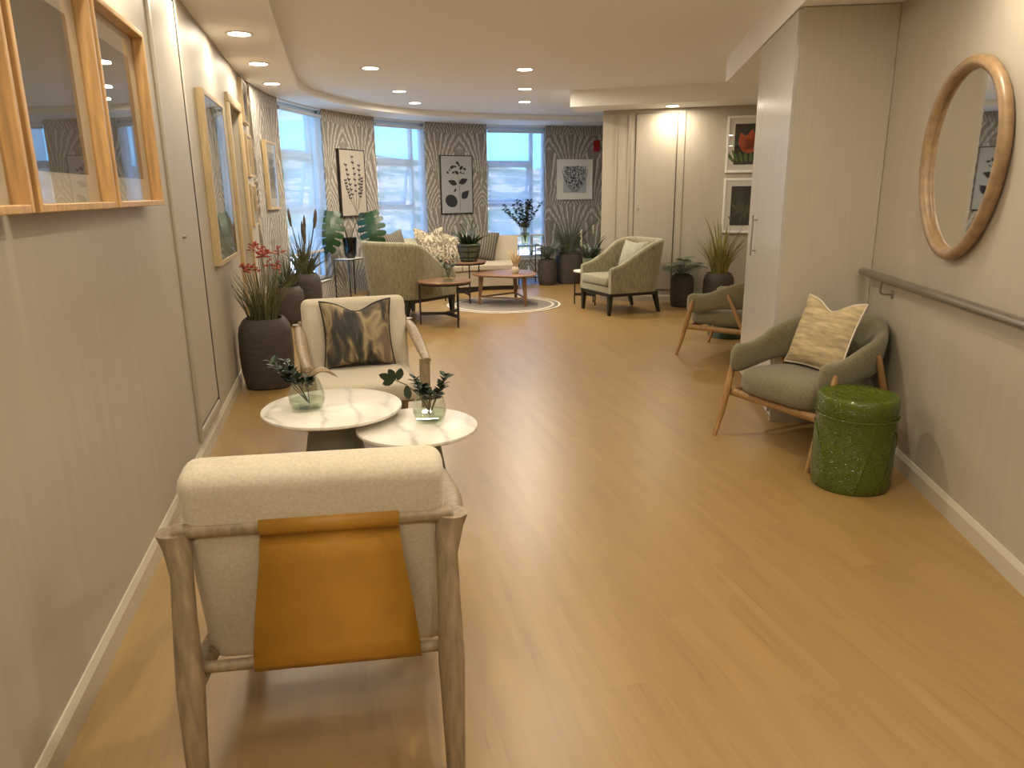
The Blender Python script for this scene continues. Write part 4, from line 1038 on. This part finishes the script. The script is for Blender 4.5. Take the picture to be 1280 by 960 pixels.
# ------------------------------------------------------------------ plants on the floor
def pot_body(t, r, h, sq=.0, top=.62, material='pot'):
    pr = [(0, 0), (r*.80, 0), (r*.87, .012), (r*.97, h*.25), (r, h*.5), (r*.985, h*.78), (r*.94, h*.88), (r*.82, h*.955), (r*top*1.06, h*.985), (r*top, h), (r*top*.92, h), (r*top*.92, h*.93), (0, h*.93)]
    MB().lathe(pr, 40, sq=sq).build('pot', material, t)
    MB().lathe([(0, h*.931), (r*top*.9, h*.931), (r*top*.5, h*.95), (0, h*.955)], 20).build('soil', 'soil', t)
def frond_mesh(L, W, n=16, arch=.5):
    """pinnate frond along +X arching over"""
    m = MB(); pts = []
    for k in range(n+1):
        q = k/n; pts.append(Vector((L*q*(1-.12*q), 0, L*(arch*q*(1.15-q*.95)))))
    m.tube(pts, [.004*(1-.8*k/n)+.001 for k in range(n+1)], 5)
    for k in range(2, n+1):
        q = k/n; p = pts[k]; l = W*math.sin(PI*min(1, q*.92+.08))**.7+.01
        for s in (-1, 1):
            d = Vector((.55, s*1., .12)).normalized(); m.strip([p+d*l*e+Vector((0, 0, -.25*l*e*e)) for e in (0, .35, .7, 1)], [L*.012, L*.022, L*.018, .0005], Vector((1, 0, 0)))
    return m
def fern(label, loc, r, h, L, W, n, arch, material, sq=0., seed=1, top=.62):
    t = thing('potted_fern', label, 'plant', (*loc, 0), 0, 'plants in dark clay pots'); pot_body(t, r, h, sq, top)
    rnd = random.Random(seed); fr = None
    for k in range(n):
        if fr is None: o = fr = frond_mesh(L, W, 16, arch).build('frond', material, t, smooth=0)
        else: o = fr.copy(); COL.objects.link(o); o.parent = t
        s = rnd.uniform(.75, 1.05); o.location = (0, 0, h*.95); o.scale = (s, s, s); o.rotation_euler = (rnd.uniform(-.15, .15), rnd.uniform(-.55, .1), 2*PI*k/n+rnd.uniform(-.2, .2))
    return t
fern('spreading fern in a dark clay pot before the panelled wall', (4.45, 8.96), .155, .43, .40, .13, 13, .85, 'leafg', seed=3)
fern('small palm-like fern in a rounded dark pot beside the wire stand', (3.40, 11.78), .165, .43, .42, .12, 14, 1.05, 'leafg', seed=5)

def keep_off(t, p, n):
    """leaves that reach the wall bend along it instead of passing through"""
    p, n = Vector(p), Vector(n).normalized(); base = t.location
    for o in t.children:
        for v in o.data.vertices:
            d = (v.co+base-p).dot(n)
            if d < .012: v.co += n*(.012-d+.02*(1-math.exp(d*4)))
def grass_pot(label, loc, r, h, n, hmin, hmax, lean, wd, material, seed, sq=0., top=.62, extra=None, wall=None):
    t = thing('potted_grass', label, 'plant', (*loc, 0), 0, 'plants in dark clay pots'); pot_body(t, r, h, sq, top)
    o = blade_bunch(MB(), n, r*top*.75, hmin, hmax, lean, wd, seed, .6, h*.93).build('grass_blades', material, t, smooth=0); o['kind'] = 'stuff'
    if extra: extra(t, h)
    if wall: keep_off(t, *wall)
    return t
def red_flowers(t, h):
    rnd = random.Random(9); st = MB(); fl = MB()
    for k in range(15):
        a = rnd.uniform(0, 2*PI); r = rnd.uniform(.03, .17); z = h+rnd.uniform(.38, .58); tip = Vector((r*math.cos(a), r*math.sin(a), z))
        st.tube([(tip.x*.25, tip.y*.25, h*.93), (tip.x*.6, tip.y*.6, h+.2), tip], [.004, .003, .002], 5)
        for j in range(8):
            d = Vector((rnd.uniform(-1, 1), rnd.uniform(-1, 1), rnd.uniform(-.15, .6))).normalized(); p = tip+Vector((rnd.uniform(-.02, .02), rnd.uniform(-.02, .02), rnd.uniform(-.035, .02)))
            fl.tube([p, p+d*.022, p+d*.042+Vector((0, 0, -.006))], [.004, .0065, .003], 5)
    st.build('flower_stems', 'stem', t); fl.build('red_flowers', 'redfl', t)['label'] = 'small red tubular flowers'
def reeds(t, h):
    rnd = random.Random(4); st = MB(); hd = MB(); fo = MB()
    for k in range(9):
        a = rnd.uniform(0, 2*PI); r = rnd.uniform(.04, .24); z = h+rnd.uniform(.45, .80); tip = Vector((r*math.cos(a), r*math.sin(a), z))
        st.tube([(tip.x*.2, tip.y*.2, h*.9), (tip.x*.5, tip.y*.5, h+.3), tip], .004, 5); d = tip.normalized()
        hd.tube([tip-Vector((tip.x*.12, tip.y*.12, .17)), tip-Vector((tip.x*.06, tip.y*.06, .08)), tip, tip+Vector((0, 0, .05))], [.008, .019, .014, .002], 8)
    st.build('reed_stems', 'stem', t); hd.build('seed_heads', 'reed', t)
    blade_bunch(fo, 26, .1, .25, .45, 1.0, .022, 8, .8, h*.93).build('broad_leaves', 'leafg', t, smooth=0)
grass_pot('large dark pot of spiky grass with small red flowers by the left wall', (-.60, 6.06), .208, .555, 150, .22, .50, .75, .0045, 'grass', 1, .6, .72, red_flowers, ((LX, 6, 0), (1, 0, 0)))
grass_pot('dark pot of wispy grey grass behind the red-flowered pot', (-.585, 8.97), .175, .46, 130, .22, .50, .9, .0045, 'leafg', 2, .5, .7, None, (wp(snear(-.77, 8.97)), wnrm(snear(-.77, 8.97))))
grass_pot('tall dark pot of brown reeds beside the leftmost window', (-.40, 9.50), .19, .55, 60, .3, .65, .7, .006, 'grass', 3, .4, .7, reeds, (wp(snear(-.68, 9.55)), wnrm(snear(-.68, 9.55))))
grass_pot('large dark pot of tall feathery grass right of the wire stand', (3.80, 11.90), .205, .515, 190, .35, .74, .85, .0055, 'leafg', 4, 1., .8)
grass_pot('dark pot half hidden behind the tall feathery grass pot', (4.09, 12.12), .19, .50, 50, .25, .5, .8, .005, 'leafg', 14, 1., .8)
def tall_leaf(t, h):
    fo = MB(); blade_bunch(fo, 10, .06, .55, .80, .55, .020, 21, .5, h*.93); fo.build('broad_leaves', 'grassy', t, smooth=0)
grass_pot('dark pot of bright yellow-green grass under the flower pictures', (4.84, 8.70), .185, .46, 170, .3, .62, .75, .0055, 'grassy', 6, .6, .75, tall_leaf, (CA, CN))

# ------------------------------------------------------------------ monstera on a wire stand
def wire_stand(label, x, y, wd, dp, h, rot, topmat, name='wire_stand', shelf=None):
    t = thing(name, label, 'table', (x, y, 0), rot, 'wire plant stands'); hw, hd = wd/2, dp/2
    for sx in (-1, 1):
        for sy in (-1, 1): MB().box((sx*hw-.007, sy*hd-.007, 0), (sx*hw+.007, sy*hd+.007, h)).build('leg', 'black', t, smooth=0)
    for z in ((h-.012,)+((shelf,) if shelf else ())):
        m = MB()
        for sy in (-1, 1): m.box((-hw, sy*hd-.006, z-.008), (hw, sy*hd+.006, z+.006))
        for sx in (-1, 1): m.box((sx*hw-.006, -hd, z-.008), (sx*hw+.006, hd, z+.006))
        m.build('rail', 'black', t, smooth=0)
        MB().box((-hw+.006, -hd+.006, z), (hw-.006, hd-.006, z+.012)).build('table_top' if z > h*.8 else 'shelf', topmat, t, smooth=0)
    return t
wire_stand('thin black wire stand with a pale top holding the monstera', .20, 11.22, .46, .26, .58, math.radians(52), 'white')
def monstera_leaf(L, W):
    """heart-shaped blade hanging down from its stalk, cut into broad fingers by narrow slits"""
    m = MB(); K = 6
    def mid(q): return Vector((0, -.10*math.sin(PI*q*.8), L*(.12-1.12*q)))
    def P(s, q, f):
        wq = W*(math.sin(PI*min(1., q*.86+.14))**.62)
        return mid(q)+Vector((s*wq*f, .05*f*f, -L*.16*f*q+L*.10*f*(1-q)))
    for s in (-1, 1):
        for k in range(K):
            a, b = k/K, (k+1)/K; c = (a+b)/2; rows = []
            for f, sh in ((0, 1.), (.3, 1.), (.42, .80), (.72, .78), (.92, .62), (1., .25)):
                h = (b-a)/2*sh; rows.append([m.bm.verts.new(P(s, c+t*h, f)) for t in (-1, 0, 1)])
            for r0, r1 in zip(rows, rows[1:]):
                for t in range(2): m.bm.faces.new((r0[t], r0[t+1], r1[t+1], r1[t]))
    return m
v = thing('monstera_vase', 'dark glass vase holding large split monstera leaves on the wire stand', 'plant', (.20, 11.22, .58), 0)
MB().lathe([(0, 0), (.06, 0), (.085, .06), (.095, .16), (.105, .30), (.095, .30), (.085, .16), (.07, .06), (0, .02)], 32).build('vase_glass', glassy('smoked_glass', (.20, .23, .24), 1.5, 0, .02), v)
MB().lathe([(0, .021), (.068, .06), (.078, .10), (0, .10)], 28).build('pebbles', mat('black_pebbles', (.015, .016, .016), .5, bump=.8, bscale=60), v)
camdir = Vector((-.20, -11.3, 0)).normalized()
for (x, y, z, L, W, rz, rx, ry) in ((-.26, -.10, .62, .50, .21, .15, -.15, .12), (.30, -.06, .60, .48, .21, -.2, -.1, -.20), (-.34, .08, .46, .34, .15, .9, -.3, .4)):
    MB().tube(smoothpath([(0, 0, .1), (x*.25, y*.3, .45), (x*.8, y*.8, z+.05), (x, y, z)], 4), .006, 7).build('leaf_stalk', 'stem', v)
    o = monstera_leaf(L, W).build('leaf', 'leafm', v, smooth=0); o.location = (x, y, z); o.rotation_euler = (rx, ry, rz)
    md = o.modifiers.new('thickness', 'SOLIDIFY'); md.thickness = .003

# tall vase of branches on the console before the right window
wire_stand('black wire console with shelf before the right window', 3.12, 12.05, .40, .30, .65, math.radians(4), mat('console_glass', (.30, .36, .38), .15), 'wire_console', .12)
v = thing('tall_vase', 'tall flared glass vase of dark leafy branches on the wire console', 'vase', (3.08, 12.03, .65), 0)
MB().lathe([(0, .0), (.055, 0), (.06, .02), (.07, .15), (.105, .36), (.099, .36), (.064, .15), (.052, .02), (0, .015)], 32).build('vase_glass', 'vglass', v)
MB().lathe([(0, .016), (.051, .021), (.062, .14), (.075, .20), (0, .20)], 28).build('water', 'water', v)
st = MB(); fo = MB(); rnd = random.Random(12)
for k in range(13):
    a = k*2.39; r = .10+.27*((k % 5)/4); z = .78-.35*r+rnd.uniform(-.08, .03); tip = (r*math.cos(a), r*math.sin(a)*.7, z)
    st.tube([(0, 0, .04), (tip[0]*.2, tip[1]*.2, .34), tip], [.004, .004, .002], 5); leafy(fo, (tip[0]*.12, tip[1]*.12, .28), tip, 24, .075, .027, k+80, 1.0, .0)
st.build('branches', 'stem', v); fo.build('leaves', 'leaf', v, smooth=0)
v = thing('small_bottle', 'small pale bottle with a thin sprig on the console shelf', 'vase', (3.14, 12.03, .132), 0)
MB().lathe([(0, 0), (.07, 0), (.085, .03), (.05, .08), (.018, .12), (.018, .17), (.013, .17), (.012, .12), (0, .05)], 24).build('bottle', mat('pale_glaze', (.35, .42, .44), .2), v)
fo = MB(); leafy(fo, (0, 0, .15), (.08, 0, .42), 10, .07, .012, 5, 1., .1); fo.tube([(0, 0, .1), (.03, 0, .25), (.08, 0, .42)], .003, 5); fo.build('sprig', 'leaf', v, smooth=0)

# orchid-like plant on a small table behind the right armchair
wire_table('small round side table with black legs behind the right armchair', 3.33, 9.54, .20, .46, math.radians(165), 'white')
v = thing('potted_plant', 'dark strap-leaved plant with white buds in a grey pot behind the right armchair', 'plant', (3.36, 9.53, .46), 0)
MB().lathe([(0, 0), (.08, 0), (.09, .01), (.115, .17), (.105, .17), (.09, .15), (0, .14)], 32).build('pot', mat('grey_green_pot', (.16, .17, .13), .5), v)
blade_bunch(MB(), 42, .07, .16, .36, 1.3, .020, 31, 1., .14).build('leaves', 'leaf', v, smooth=0)
st = MB(); bd = MB()
for tip in ((-.16, -.02, .50), (.02, .02, .56), (.18, -.02, .46), (-.15, 0, .38)):
    st.tube([(0, 0, .14), (tip[0]*.4, 0, .34), tip], .004, 6)
    for q in range(3): bd.tube([Vector(tip)+Vector((.01*q, 0, -.04*q)), Vector(tip)+Vector((.02, .0, .03-.04*q)), Vector(tip)+Vector((.03, 0, .05-.04*q))], [.004, .009, .003], 7)
st.build('flower_stems', 'stem', v); bd.build('buds', mat('white_bud', (.40, .38, .27), .6), v)
